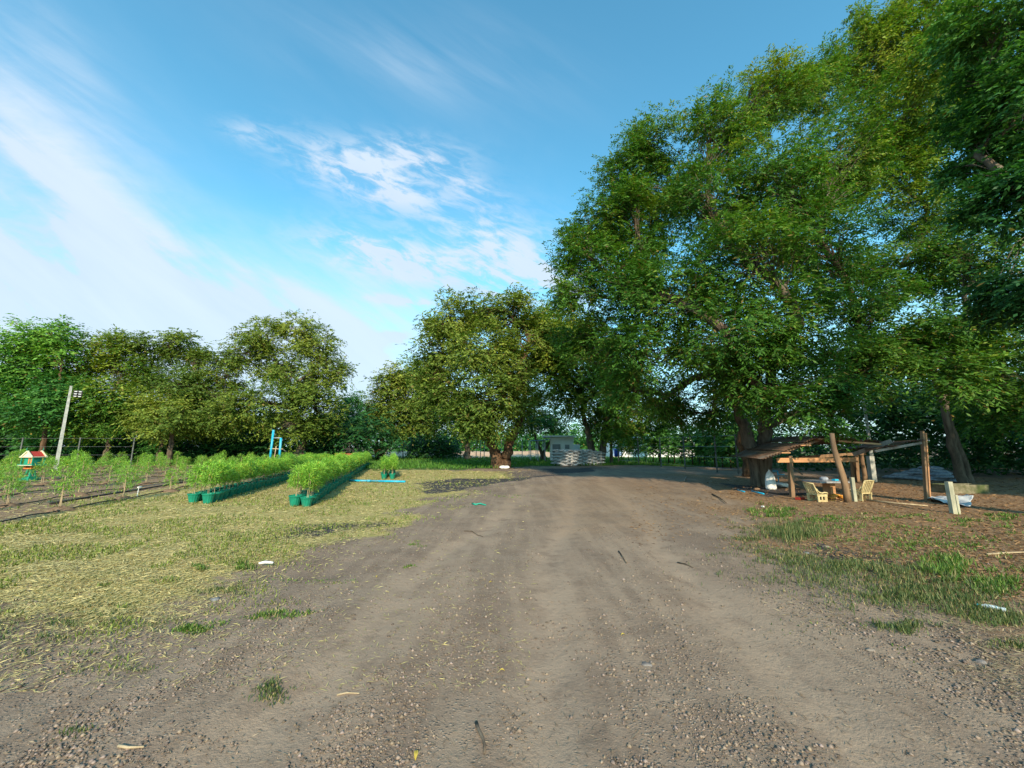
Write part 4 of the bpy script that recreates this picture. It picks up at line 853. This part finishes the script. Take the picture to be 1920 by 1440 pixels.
# sand bank beyond the fence
xs = np.linspace(-26, 12, 60); ysn = np.linspace(60, 78, 12); SX, SY = np.meshgrid(xs, ysn); SZ = 1.15 * np.exp(-((SY - 69) / 5) ** 2) * (0.75 + 0.35 * smooth_noise(SX, SY, 4, 51)) - 0.1
SZ *= np.clip((12 - SX) / 4, 0, 1) * np.clip((SX + 26) / 4, 0, 1)
V = np.stack([SX, SY, SZ], -1).reshape(-1, 3); i = np.arange(11)[:, None] * 60; k = np.arange(59)[None]; Fq = np.stack([i + k, i + k + 1, i + 60 + k + 1, i + 60 + k], -1).reshape(-1, 4)
M_sand = worn('pale_sand', (0.46, 0.29, 0.18), (0.60, 0.42, 0.28), 0.6, 0.95, bstr=0.3)
o = link('sand_bank', np_mesh('sand_bank', V, Fq, None, [M_sand], True)); o['kind'] = 'structure'

# ------------------------------------------------------------ white buildings
Yb = 44.0; c = P(1045, 838, Yb); root = thing('white_building', 'small white flat-roofed building with grey door behind the sack stack', 'building', (c[0], Yb, 0), R(-4))
kx = Yb / F
part('wall', M_white, lambda m: m.box((0.55, 2.0, 1.35), (2.6, 4.0, 2.7)), root)
part('wall', M_white, lambda m: m.box((2.2, 1.2, 0.95), (0.9, 0.16, 1.9)), root)
part('roof', M_white, lambda m: m.box((0.25, 1.9, 2.80), (3.8, 4.6, 0.14)), root)
part('door', M_galv, lambda m: (m.box((-0.1, -0.03, 0.95), (0.9, 0.06, 1.9)), [m.box((-0.1 + k * .2, -0.07, 0.95), (0.03, 0.03, 1.8)) for k in (-2, -1, 0, 1, 2)]), root)
part('lean_to_roof', M_bluesheet, lambda m: m.box((-2.0, 1.0, 2.35), (2.4, 3.0, 0.06), ry=R(-4)), root)
for x in (-3.0, -2.2, -1.4):
    part('porch_post', M_metal, lambda m: m.tube([(x, -0.3, 0), (x, -0.3, 2.3)], 0.06, 6), root)
part('window', M_galv, lambda m: m.box((1.1, -0.02, 1.6), (0.5, 0.05, 0.5)), root)
Yl = 62.0; c = P(1222, 838, Yl); root = thing('long_white_building', 'long low white building glimpsed through the saplings', 'building', (c[0], Yl, 0))
part('wall', M_white, lambda m: m.box((0, 2, 1.5), (13.5, 4, 3.0)), root)
part('roof', M_metal, lambda m: m.box((0, 2, 3.1), (14.2, 4.8, 0.16), rx=R(3)), root)
part('door', M_bluesheet, lambda m: m.box((-5.5, -0.03, 1.0), (1.6, 0.05, 1.6)), root)
for k in range(6): part('window', M_galv, lambda m: m.box((-3 + k * 1.9, -0.02, 1.7), (0.8, 0.05, 0.7)), root)
M_bluetank = worn('blue_barrel', (0.01, 0.04, 0.35), (0.02, 0.08, 0.5), 6, 0.4)
c = gz(P(1156, 838, 46)); m = MB(); m.lathe([(0.001, 0.9), (0.28, 0.9), (0.32, 0.85), (0.30, 0.6), (0.33, 0.55), (0.30, 0.3), (0.32, 0.05), (0.28, 0), (0.001, 0)], 14, tuple(c + [0, 0, 0.45])); tag(m.obj('barrel', M_bluetank, None, True), 'blue barrel beyond the sack stack in front of the long white wall', 'barrel')

# ------------------------------------------------------------ sacks
def sack_mesh(mt, L=0.84, Wd=0.55, H=0.175, seed=0):
    g = np.random.default_rng(seed); nu, nv = 9, 8; V = []
    for a in range(nu):
        u = -1 + 2 * a / (nu - 1); e = (1 - abs(u) ** 3.2) ** 0.45 if abs(u) < 1 else 0.0; e = max(e, 0.12)
        for b_ in range(nv):
            th = 2 * math.pi * b_ / nv + 0.39; cx, sx = math.cos(th), math.sin(th)
            V.append((u * L / 2, math.copysign(abs(cx) ** 0.7, cx) * Wd / 2 * (0.8 + 0.2 * e), math.copysign(abs(sx) ** 0.8, sx) * H / 2 * e * (1 + g.uniform(-.12, .12)) + H / 2))
    Fs = [(a * nv + b_, a * nv + (b_ + 1) % nv, (a + 1) * nv + (b_ + 1) % nv, (a + 1) * nv + b_) for a in range(nu - 1) for b_ in range(nv)] + [tuple(range(nv))[::-1], tuple(range((nu - 1) * nv, nu * nv))]
    m = MB(); m.add(V, Fs); return m.mesh('sack', mt, True)
sm = [sack_mesh(M_sack, seed=s) for s in range(3)]; c0 = G(1056, 874); c1 = G(1142, 871.5); dv = (c1 - c0); Ln = np.linalg.norm(dv); dv /= Ln; pv = np.array([-dv[1], dv[0], 0]); rz = math.atan2(dv[1], dv[0])
nL = 10
for lay in range(nL):
    z = lay * 0.135
    for j in range(9 if lay % 2 else 8):
        for rr_ in range(2):
            s = (j + (0.5 if lay % 2 == 0 else 0.2)) * 0.55
            if s > Ln + 0.1 or (lay == 9 and j > 5): continue
            turned = (j + lay) % 2 == 0
            o = link('sack', sm[random.randrange(3)]); q = c0 + dv * (s + 0.012 * (lay - 5)) + pv * (0.25 + (0.16 if not turned else 0) + rr_ * 0.8 + random.gauss(0, 0.02))
            o.location = (q[0], q[1], z - 0.01); o.rotation_euler = (random.gauss(0, .03), random.gauss(0, .03), rz + (math.pi / 2 if turned else 0) + random.gauss(0, .04))
            lv = ('bottom', 'second', 'third', 'fourth', 'fifth', 'sixth', 'seventh', 'eighth', 'ninth', 'top')[lay]; sd_ = 'left end' if j < 3 else 'middle' if j < 6 else 'right end'
            tag(o, f'white woven sack, {"front" if rr_ == 0 else "back"} of the {lv} layer, {sd_} of the stack', 'sack', 'stacked white sacks at the bend')
sg = [sack_mesh(M_greysack, 0.85, 0.5, 0.17, seed=5 + s) for s in range(3)]
cR0 = G(1668, 896); cR1 = G(1815, 906); dvr = cR1 - cR0; LR = np.linalg.norm(dvr); dvr /= LR; pvr = np.array([-dvr[1], dvr[0], 0])
for lay in range(7):
    n_ = int(LR / 0.6) - lay
    for j in range(n_):
        s = (j + lay * 0.55 + 0.3) * 0.6
        if lay > 5 and not (2 <= j <= 4): continue
        if lay > 4 and 5 < j < 7: continue
        o = link('sack', sg[random.randrange(3)]); q = cR0 + dvr * s + pvr * (lay * 0.12 + random.gauss(0, 0.06))
        o.location = (q[0], q[1], lay * 0.125); o.rotation_euler = (random.gauss(0.1, .06), random.gauss(0, .08), math.atan2(dvr[1], dvr[0]) + random.gauss(0, .25))
        tag(o, f'grey sack in the {("bottom", "second", "third", "fourth", "fifth", "sixth", "topmost")[lay]} layer of the slumped pile, {"left" if j < n_ / 2 else "right"} half', 'sack', 'slumped grey sacks at the right')
def upright_sack(label, c, h, w, mt, lean=0.0):
    m = MB(); prof = [(0.001, 0), (w * .48, 0.0), (w * .54, h * .08), (w * .5, h * .35), (w * .47, h * .55), (w * .41, h * .7), (w * .30, h * .82), (w * .15, h * .91), (w * .07, h * .95), (w * .10, h)]
    n = 18; V = [(r * math.cos(2 * math.pi * k / n) * (1 + .06 * math.sin(3 * k + z * 9)) + lean * z, r * 0.8 * math.sin(2 * math.pi * k / n) * (1 + .05 * math.cos(5 * k + z * 14)), z + .015 * math.sin(k * 2.1)) for r, z in prof for k in range(n)]
    m.add(V, [(i * n + k, i * n + (k + 1) % n, (i + 1) * n + (k + 1) % n, (i + 1) * n + k) for i in range(len(prof) - 1) for k in range(n)])
    return tag(m.obj('sack', mt, None, True, tuple(c)), label, 'sack')
M_wsack = worn('white_sack', (0.62, 0.63, 0.62), (0.80, 0.80, 0.78), 7, 0.6, bstr=0.8)
upright_sack('tied white sack standing upright at the foot of the big tree', gz(G(1446, 918)), 0.72, 0.36, M_wsack, 0.0)
o = link('sack', sack_mesh(M_wsack, 0.7, 0.4, 0.16, 11)); o.location = tuple(gz(G(1470, 915)) + [0, 0, 0.02]); o.rotation_euler = (0.1, 0.15, 0.3); tag(o, 'flat half-empty white sack lying right of the upright one', 'sack')
o = link('sack', sack_mesh(M_wsack, 0.78, 0.5, 0.26, 12)); o.location = tuple(gz(G(946, 878)) + [0, -0.5, 0.0]); o.rotation_euler = (0, 0, 0.1); tag(o, 'plump white bag lying at the foot of the split-trunk tree', 'sack')

# ------------------------------------------------------------ trailer by the pots
c = gz(G(650, 860)); c = P(650, 838, 40); c[2] = 0; root = thing('trailer', 'rusty red cart with dark steel frame and handles beyond the pots', 'cart', tuple(c))
part('bed', M_pod, lambda m: (m.box((0, 0, .62), (1.75, 1.1, .06)), m.box((0, -.55, .8), (1.75, .04, .32)), m.box((0, .55, .8), (1.75, .04, .32)), m.box((-.87, 0, .8), (.04, 1.1, .32))), root)
part('frame', M_dark, lambda m: [m.tube([(x, y, .6), (x, y, 2.0)], .04, 6) for x in (-.1, .5, .9) for y in (-.5, .5)] + [m.tube([(-.1, y, z), (.9, y, z)], .035, 6) for y in (-.5, .5) for z in (1.35, 1.95)], root)
part('engine', M_dark, lambda m: (m.box((1.1, 0, .9), (.5, .5, .45)), m.box((1.1, 0, 1.2), (.25, .3, .2)), m.tube([(1.2, .1, 1.2), (1.2, .1, 1.6)], .04, 6)), root)
part('handle', M_dark, lambda m: [m.tube([(.9, y, 1.1), (0.3, y, 1.4), (-.2, y, 1.45)], .03, 6) for y in (-.35, .35)], root)
for x in (-.55, .95):
    for y in (-.62, .62):
        w = part('wheel', M_dark, lambda m: m.tube([(x, y - .07, .33), (x, y + .07, .33)], .33, 16), root); part('rim', M_metal, lambda m: m.tube([(x, y - .085, .33), (x, y + .085, .33)], .14, 10), w)

# ------------------------------------------------------------ shed
S0 = gz(G(1485, 929)); Yf = S0[1]; root = thing('open_shed', 'low open wooden shed with rusty corrugated roof beside the big tree', 'shed', tuple(S0)); o0 = S0
def L(px, py, Y): return P(px, py, Y) - o0
def bm(nm, p0, p1, w, h, mt): m = MB(); m.beam(p0, p1, w, h); return m.obj(nm, mt, root)
yb = 16.6 
bm('post', (0, 0, -.1), L(1480, 855, Yf), .12, .12, M_wood)
m = MB(); q0 = gz(G(1589, 941)) - o0; q1 = P(1560, 812, 11.6) - o0; t = np.linspace(0, 1, 9)[:, None]; pts = q0 + (q1 - q0) * t + np.array([1, 0, 0]) * 0.04 * np.sin(t * 6); m.tube(pts, np.linspace(0.095, 0.062, 9), 10, True, 0.1, 3); m.obj('leaning_post', M_wood, root, True)
for px, w, top in ((1607, .15, 850), (1600, .10, 858)):
    q = gz(G(px, 904)) - o0; bm('post', q, L(px - 3, top, q[1] + o0[1]), w, w, M_wood)
q = gz(G(1622, 906)) - o0; m = MB(); t = np.linspace(0, 1, 6)[:, None]; e = L(1615, 838, q[1] + o0[1]); m.tube(q + (e - q) * t + np.array([1, 0, 0]) * 0.03 * np.sin(t * 7), np.linspace(.09, .075, 6), 8, True, .08, 4); m.obj('post', M_wood, root, True)
q = gz(G(1637, 903)) - o0; bm('post', q, L(1631, 855, q[1] + o0[1]), .22, .2, M_conc)
q = gz(G(1737, 938)) - o0; bm('post', q, L(1729, 808, q[1] + o0[1]), .055, .09, M_wood); q2 = q + [.065, -.03, 0]; bm('post_batten', q2, L(1735, 812, q2[1] + o0[1]), .04, .06, M_beam)
# front beam and rear beam
bm('beam', L(1457, 863, Yf - .12), L(1604, 862, Yf + .1), .05, .15, M_beam)
bm('beam', L(1500, 858, yb), L(1622, 850, yb), .06, .12, M_wood)
bm('rafter', L(1437, 857, Yf - .35), L(1546, 822, Yf - .35), .06, .08, M_wood)
bm('rafter', L(1546, 822, Yf - .33), L(1655, 832, Yf - .3), .06, .07, M_wood)
def corr(nm, a, b_, c, d, mt, ncor, parent=root):
    """corrugated sheet between corners a-b (front edge) and c-d (back edge)"""
    n = ncor * 6 + 1; a, b_, c, d = [np.array(q, float) for q in (a, b_, c, d)]; V = []
    nv = np.cross(b_ - a, c - a); nv /= np.linalg.norm(nv)
    if nv[2] < 0: nv = -nv
    for r_ in (0, 0.5, 1):
        for i in range(n):
            u = i / (n - 1); p = (a * (1 - u) + b_ * u) * (1 - r_) + (c * (1 - u) + d * u) * r_; V.append(p + nv * (0.022 * math.sin(u * ncor * 2 * math.pi) + 0.02 * math.sin(r_ * 3 + u * 5)))
    top = len(V); V += [p - nv * 0.004 for p in V]; Fs = []
    for r_ in range(2):
        for i in range(n - 1):
            k = r_ * n + i; Fs += [(k, k + 1, k + n + 1, k + n), (top + k + n, top + k + n + 1, top + k + 1, top + k)]
    for i in range(n - 1): Fs += [(i, top + i, top + i + 1, i + 1), (2 * n + i, 2 * n + i + 1, top + 2 * n + i + 1, top + 2 * n + i)]
    m = MB(); m.add(V, Fs); return m.obj(nm, mt, parent, True)
fy = Yf - .6
lp = [(1432, 861), (1472, 846), (1510, 831), (1547, 818)]; rp = [(1547, 818), (1585, 822), (1622, 826), (1660, 829)]
for k in range(3):
    a, b_ = L(*lp[k], fy - .05 * (k % 2)), L(*lp[k + 1], fy); dz = np.array([1.1, 3.9, 0.0 + 0.03 * k]); corr('roof_sheet', a + [0, 0, .015 * k], b_ + [0.04, 0, .015 * k + .01], a + dz, b_ + dz, M_rust, 8)
    a, b_ = L(*rp[k], fy), L(*rp[k + 1], fy + .06 * k); dz = np.array([1.3, 4.0, -0.05]); corr('roof_sheet', a + [0, 0, .01 * k], b_ + [0.04, 0, .01 * k], a + dz, b_ + dz, M_rust, 7)
for (px, py) in ((1474, 849), (1511, 835), (1545, 823)):
    a = L(px, py, fy - .03); bm('purlin', a, a + np.array([1.05, 3.8, 0]), .30 if px > 1500 else .25, .035, M_beam)
bm('fascia', L(1573, 827, fy - .05), L(1652, 833, fy - .02), .03, .055, M_beam)
bm('loose_plank', L(1600, 852, 13.4), L(1671, 827, 12.4), .05, .13, M_greywood)
bm('brace', L(1478, 870, Yf + .6), L(1505, 890, Yf + 2.6), .03, .03, M_greywood)
bm('cross_rail', L(1450, 893, 15.5), L(1500, 893, 15.5), .04, .05, M_greywood)
for k in range(2):
    a, b_ = L((1645, 1690)[k], (842, 832)[k], 12.2), L((1690, 1735)[k], (832, 823)[k], 12.0); dz = np.array([1.6, 3.6, -.1]); corr('roof_sheet', a, b_, a + dz, b_ + dz, M_rust, 7)
bm('rafter', L(1640, 846, 12.3), L(1734, 829, 12.1), .06, .07, M_greywood)

# ------------------------------------------------------------ furniture under the shed
def garden_chair(label, c, rz, s=1.0):
    r = thing('garden_chair', label, 'chair', tuple(c), rz, 'cream garden chairs under the shed'); r.scale = (s, s, s)
    # faces +x; side panels with two slots, curved arms, slatted reclining back
    for y in (-.27, .27):
        m = MB()
        for x0, x1, z0, z1 in ((-.2, .32, 0, .09), (-.2, -.1, .09, .25), (.0, .07, .09, .25), (.17, .32, .09, .25), (-.22, .34, .25, .36)): m.box(((x0 + x1) / 2, y, (z0 + z1) / 2), (x1 - x0, .05, z1 - z0))
        m.obj('side_panel', M_cream, r)
        m = MB(); m.tube([(-.22, y, .62), (-.12, y, .48), (.05, y, .41), (.22, y, .44), (.36, y, .42), (.38, y, .36)], [.03, .032, .034, .036, .034, .028], 8); m.obj('armrest', M_cream, r, True)
        m = MB(); m.tube([(-.14, y, .3), (-.25, y, .6), (-.36, y, .86)], [.035, .032, .026], 8); m.obj('back_post', M_cream, r, True)
    m = MB(); m.box((.07, 0, .33), (.5, .5, .05)); m.obj('seat', M_cream, r)
    for k in range(5):
        y = -.2 + k * .1; m = MB(); m.beam((-.16, y, .35), (-.36, y, .84), .025, .06); m.obj('back_slat', M_cream, r)
    m = MB(); m.tube([(-.36, -.28, .86), (-.385, 0, .88), (-.36, .28, .86)], .03, 8); m.obj('back_rail', M_cream, r, True)
    return r
garden_chair('cream slatted garden chair in profile under the left of the shed', gz(G(1531, 938)), R(8), 0.62)
garden_chair('cream garden chair seen from behind, right of the pale post', gz(G(1617, 938)), R(105), 0.70)
c = gz(G(1566, 935)) + [0, .25, 0]; root = thing('table', 'grey slab table with centre pedestal between the cream chairs', 'table', tuple(c), R(3)); 
part('tabletop', M_slab, lambda m: m.box((0, 0, .53), (1.05, .75, .05)), root); part('pedestal', M_beam, lambda m: (m.box((0.05, 0, .26), (.16, .3, .49)), m.box((0.05, 0, .03), (.4, .4, .06))), root)
m = MB(); m.lathe([(.001, .0), (.10, .0), (.12, .05), (.11, .10), (.06, .12), (.001, .12)], 12, (0, 0, 0)); tag(m.obj('cloth_bundle', M_greysack, None, True, tuple(c + [-.08, 0, .555])), 'crumpled pale cloth bundle on the grey table', 'cloth')
m = MB(); m.box((0, 0, .03), (.16, .1, .05), rz=.3); tag(m.obj('small_box', M_blue, None, False, tuple(c + [.2, -.1, .555])), 'small blue packet on the grey table right of the cloth', 'packet')
m = MB()
for k in range(7): a = k * math.pi / 6; m.tube([(.17 * math.cos(a), -.13, .17 * math.sin(a)), (.17 * math.cos(a), .13, .17 * math.sin(a))], .03, 6)
tag(m.obj('stool', M_orange, None, True, tuple(gz(G(1568, 937)) + [0, -0.02, 0])), 'orange ribbed stool lying under the grey table', 'stool')
m = MB(); q = gz(G(1541, 934)); m.lathe([(.001, .24), (.1, .24), (.12, .2), (.12, .02), (.001, .0)], 12); tag(m.obj('bucket', M_dark, None, True, tuple(q)), 'small dark bucket behind the profile chair', 'bucket')
m = MB(); q = gz(G(1500, 934)); m.box((0, 0, .04), (.26, .14, .07), rz=.4); tag(m.obj('packet', M_shred, None, False, tuple(q)), 'crumpled red and white packet at the foot of the left shed post', 'packet')
def stub(label, px, pt, pb, px2, w, mt=M_palepost, extra=False):
    c = gz(G(px, pb)); r = thing('post', label, 'post', tuple(c)); Y = c[1]; tp = P(px2, pt, Y) - c
    m = MB(); m.beam((0, 0, -.1), tp, w, w * .85); m.obj('shaft', mt, r)
    if extra: m = MB(); m.beam((w * .75, -.03, -.1), (tp[0] * .6 + w * .7, tp[1] * .6 - .03, tp[2] * .6), w * .5, w * .6); m.obj('splinter', mt, r)
    return r
stub('pale weathered stub post in front of the cream chair', 1603, 895, 940, 1597, .09)
stub('thick pale stub post with split side standing in the weeds at the right', 1788, 903, 961, 1778, .11, extra=True)
# mossy trough, pale sheet
a = gz(G(1786, 925)); c = gz(G(1846, 925)); root = thing('trough', 'mossy old concrete trough behind the split stub post', 'trough', tuple(a), math.atan2(c[1] - a[1], c[0] - a[0])); Lt = np.linalg.norm(c - a)
part('body', M_moss, lambda m: (m.box((Lt / 2, 0, .14), (Lt + .3, .08, .32)), m.box((Lt / 2, .5, .14), (Lt + .3, .08, .32)), m.box((Lt / 2, .25, .04), (Lt + .3, .42, .08)), m.box((-.1, .25, .14), (.08, .42, .3)), m.box((Lt + .1, .25, .14), (.08, .42, .3))), root)
n1, n2 = 26, 12; q0 = [G(1737, 938), G(1815, 952), G(1822, 934), G(1760, 934)]; V = []
for i in range(n1):
    for j in range(n2):
        u, v = i / (n1 - 1), j / (n2 - 1); p = (q0[0] * (1 - u) + q0[1] * u) * (1 - v) + (q0[3] * (1 - u) + q0[2] * u) * v
        V.append((p[0] + .04 * math.sin(v * 9), p[1] + .04 * math.sin(u * 11), 0.05 + 0.05 * math.sin(u * 9 + v * 3) * math.sin(v * 7 + u * 4) + .035 * random.random()))
m = MB(); m.add(V, [(i * n2 + j, (i + 1) * n2 + j, (i + 1) * n2 + j + 1, i * n2 + j + 1) for i in range(n1 - 1) for j in range(n2 - 1)])
o = m.obj('plastic_sheet', M_tarp, None, True); tag(o, 'crumpled pale plastic sheet on the dirt behind the split stub post', 'plastic sheet'); sm_ = o.modifiers.new('thickness', 'SOLIDIFY'); sm_.thickness = 0.01
# blue pipes near big tree and standpipe
m = MB(); m.tube([G(1410, 921, .03), G(1432, 926, .03)], .028, 8); tag(m.obj('water_pipe', M_blue, None, True), 'short blue pipe on the ground left of the upright white sack', 'pipe')
m = MB(); m.tube([G(1383, 919, .03), G(1396, 922, .03)], .025, 8); tag(m.obj('water_pipe', M_blue, None, True), 'stub of blue pipe at the left foot of the big tree', 'pipe')
q = gz(G(1460, 902)); m = MB(); m.tube([q, q + [0, 0, .5]], .025, 8); m.tube([q + [-.22, 0, .5], q + [.0, 0, .5], q + [.0, 0, .42]], .022, 8); m.tube([q + [0, 0, .34], q + [.3, 0, .34]], .022, 8); tag(m.obj('standpipe', M_blue, None, True), 'bent blue standpipe behind the shed post by the big tree', 'pipe')
# second trunk behind the big tree
b = gz(G(1398, 893)); make_tree('twisted thin tree just behind the big tree at its left', b, [(1385, 780, 30, 22, 0), (1400, 760, 32, 25, 1), (1370, 750, 25, 25, 1)], b[1], [([b, up(b, .1, 0, .9), up(b, -.25, 0, 1.8), up(b, .1, 0, 3.2)], [.24, .2, .15, .1])], 'deep', 0.2, 0.07, 90, 7, 7, 0.7, .02, limb=.08, bark=M_barkbrown)

# ------------------------------------------------------------ small things on the road
def stone(label, px, py, s, seed, mt=M_stone, flat=.45):
    s *= 0.72
    g = np.random.default_rng(seed); m = MB(); c = gz(G(px, py)); V = []; nr, ns = 6, 12; lo = 1 + .22 * np.sin(np.arange(ns) * 1.9 + seed) + g.uniform(-.1, .1, ns)
    for i in range(nr):
        ph = math.pi * (i + .02) / (nr - 1 + .04)
        for k in range(ns): r_ = math.sin(ph) * lo[k] * (1 + g.uniform(-.08, .08)); V.append((s * r_ * math.cos(2 * math.pi * k / ns), s * .75 * r_ * math.sin(2 * math.pi * k / ns), s * flat * math.cos(ph) * (1 + g.uniform(-.1, .1))))
    m.add(V, [(i * ns + k, i * ns + (k + 1) % ns, (i + 1) * ns + (k + 1) % ns, (i + 1) * ns + k) for i in range(nr - 1) for k in range(ns)])
    return tag(m.obj('stone', mt, None, True, tuple(c + [0, 0, s * flat * .15])), label, 'stone')
M_greystone = worn('grey_stone', (0.12, 0.125, 0.13), (0.20, 0.205, 0.21), 18, 0.9, bstr=0.5)
M_palestone = worn('pale_stone', (0.20, 0.165, 0.135), (0.30, 0.25, 0.21), 18, 0.9, bstr=0.5)
stone('flat grey stone half buried in the road at the right', 1212, 1238, .066, 1, flat=.25)
stone('small pale pinkish stone touching the flat grey stone', 1230, 1243, .018, 2, M_palestone)
stone('bluish grey stone on the left verge below the field', 405, 1118, .075, 3, M_greystone)
stone('dark grey stone in the dirt left of the grass clump', 360, 1213, .045, 4)
stone('small grey cobble at the left edge of the wheel track', 660, 1103, .045, 5)
stone('rounded pale stone low in the left foreground near the road edge', 150, 1433, .04, 6, M_palestone)
stone('flat grey pebble low centre beside the dark gravel', 958, 1376, .022, 7)
stone('grey pebble at the lower left of the road', 808, 1376, .016, 8, M_palestone)
stone('pale grey stone by the right verge gravel', 1632, 1214, .05, 9, M_palestone)
stone('grey stone at the right road edge near the tufts', 1838, 1232, .06, 10)
stone('small white stone on the left grass edge', 213, 1153, .05, 12, M_palestone)
stone('brown clod at the foot of the big tree', 1418, 917, .16, 13, M_mound, .6)
stone('whitish pebble on the left wheel track', 822, 1340, .014, 14, M_palestone)
stone('brownish lump on the right wheel track', 1253, 1335, .02, 15)
for i, (px, py) in enumerate(((1465, 1058), (1510, 1052), (1550, 1040))): stone(['jagged grey rock at the left end of the row by the tufts', 'flat pale rock in the middle of the row by the tufts', 'broken grey rock at the right end of the row by the tufts'][i], px, py - 18, .09, 20 + i, M_greystone if i % 2 else M_palestone, .3)
def stick(label, pts, r, mt=M_bark, name='stick'):
    q = [np.array([*G(a, b_)[:2], 0.0]) for a, b_ in pts]; q = [np.array([p[0], p[1], float(height(p[0:1], p[1:2])[0]) + 0.008 + r]) for p in q]
    m = MB(); m.tube(q, np.linspace(r, r * .6, len(q)), 8, True, .1, 2); return tag(m.obj(name, mt, None, True), label, 'stick')
stick('crooked dark stick lying low in the centre of the road', [(893, 1356), (897, 1368), (905, 1385), (909, 1400), (908, 1415)], .011)
stick('pale broken twig in the lower left foreground', [(222, 1398), (240, 1401), (270, 1400)], .008, M_stake)
stick('thin pale twig on the dirt left of centre', [(632, 1299), (650, 1297), (674, 1300)], .006, M_stake)
stick('thin dark bent twig lying across the middle of the road', [(870, 994), (885, 994), (895, 999), (906, 1004)], .010)
stick('dark curved bark strip on the right wheel track', [(1160, 1034), (1166, 1042), (1175, 1056)], .011)
stick('dark twig on the right of the road near the flat tufts', [(1270, 1052), (1285, 1056), (1300, 1063)], .010)
stick('dry pale branch at the far right edge in the grass', [(1850, 1038), (1890, 1036), (1940, 1034)], .016, M_stake)
stick('long pale pole lying on the dirt right of the cream chair', [(1625, 939), (1680, 945), (1740, 949)], .03, M_stake)
stick('black branch by the puddle hollow near the shed side of the road', [(1335, 928), (1350, 934), (1362, 942)], .022)
stick('dry forked branch standing at the road edge before the big tree', [(1283, 903), (1285, 898), (1287, 894)], .03, M_greywood)
# bottle
c = gz(G(1830, 1131)); e = G(1885, 1141); d_ = e - c; rz = math.atan2(d_[1], d_[0]); root = thing('plastic_bottle', 'crushed clear plastic bottle with blue cap in the right-hand grass', 'bottle', tuple(c + [0, 0, .03]), rz); root.scale = (.62, .62, .62)
part('body', M_bottle, lambda m: m.tube([(.03, 0, 0), (.06, 0, 0), (.10, 0, 0), (.2, 0, .005), (.24, .005, .0), (.3, 0, -.005), (.31, 0, -.005)], [.012, .014, .034, .03, .024, .034, .03], 14), root, True)
part('cap', M_blue, lambda m: m.tube([(0, 0, 0), (.03, 0, 0)], .016, 12), root, True)
m = MB(); q = [G(a, b_, .02) for a, b_ in ((885, 944), (892, 946), (900, 944), (911, 947))]; m.tube(q, [.02, .03, .022, .014], 6); tag(m.obj('plastic_strip', M_greenstrip, None, True), 'scrap of green plastic lying on the middle of the road', 'plastic scrap')
m = MB(); q = gz(G(1098 + 330, 938)); m.lathe([(.001, .06), (.03, .05), (.04, .02), (.001, 0)], 10); tag(m.obj('paper_scrap', M_white, None, True, tuple(gz(G(1430, 949)))), 'small white scrap on the dirt before the shed', 'paper')
m = MB(); q = [G(a, b_, .02) for a, b_ in ((485, 1056), (497, 1054), (512, 1055))]; m.tube(q, [.01, .02, .012], 6); tag(m.obj('paper_scrap', M_white, None, True), 'white paper strip on the left verge right of the bright tuft', 'paper')
for i, (px, py, lb) in enumerate(((941, 1250, 'small yellow fallen leaf in the centre foreground of the road'), (780, 1416, 'yellow fallen leaf at the bottom left of centre'), (1168, 1187, 'yellow curled leaf on the gravel right of centre'), (706, 1077, 'pale yellow leaf by the left road edge'), (920, 1092, 'tiny yellow leaf in the middle of the road'))):
    c = gz(G(px, py)); Lf = .02 + .012 * (i % 2); n = 7; V = []
    for k in range(n):
        u = k / (n - 1); wv = math.sin(math.pi * (u * .9 + .05)) * Lf * .35
        V += [(u * Lf * 2 - Lf, -wv, .012 + .01 * math.sin(u * 3) + wv * .4), (u * Lf * 2 - Lf, 0, .008 + .01 * math.sin(u * 3)), (u * Lf * 2 - Lf, wv, .012 + .01 * math.sin(u * 3) + wv * .4)]
    m = MB(); m.add(V, [(3 * k + j, 3 * k + 3 + j, 3 * k + 4 + j, 3 * k + 1 + j) for k in range(n - 1) for j in (0, 1)])
    o = m.obj('fallen_leaf', bpy.data.materials.get('yellow_leaf') or worn('yellow_leaf', (0.5, 0.36, 0.05), (0.62, 0.47, 0.1), 40, 0.7), None, True, tuple(c)); o.rotation_euler = (0, 0, i * 1.7); tag(o, lb, 'leaf')
print('crown tris', ntri, 'plants', cnt)
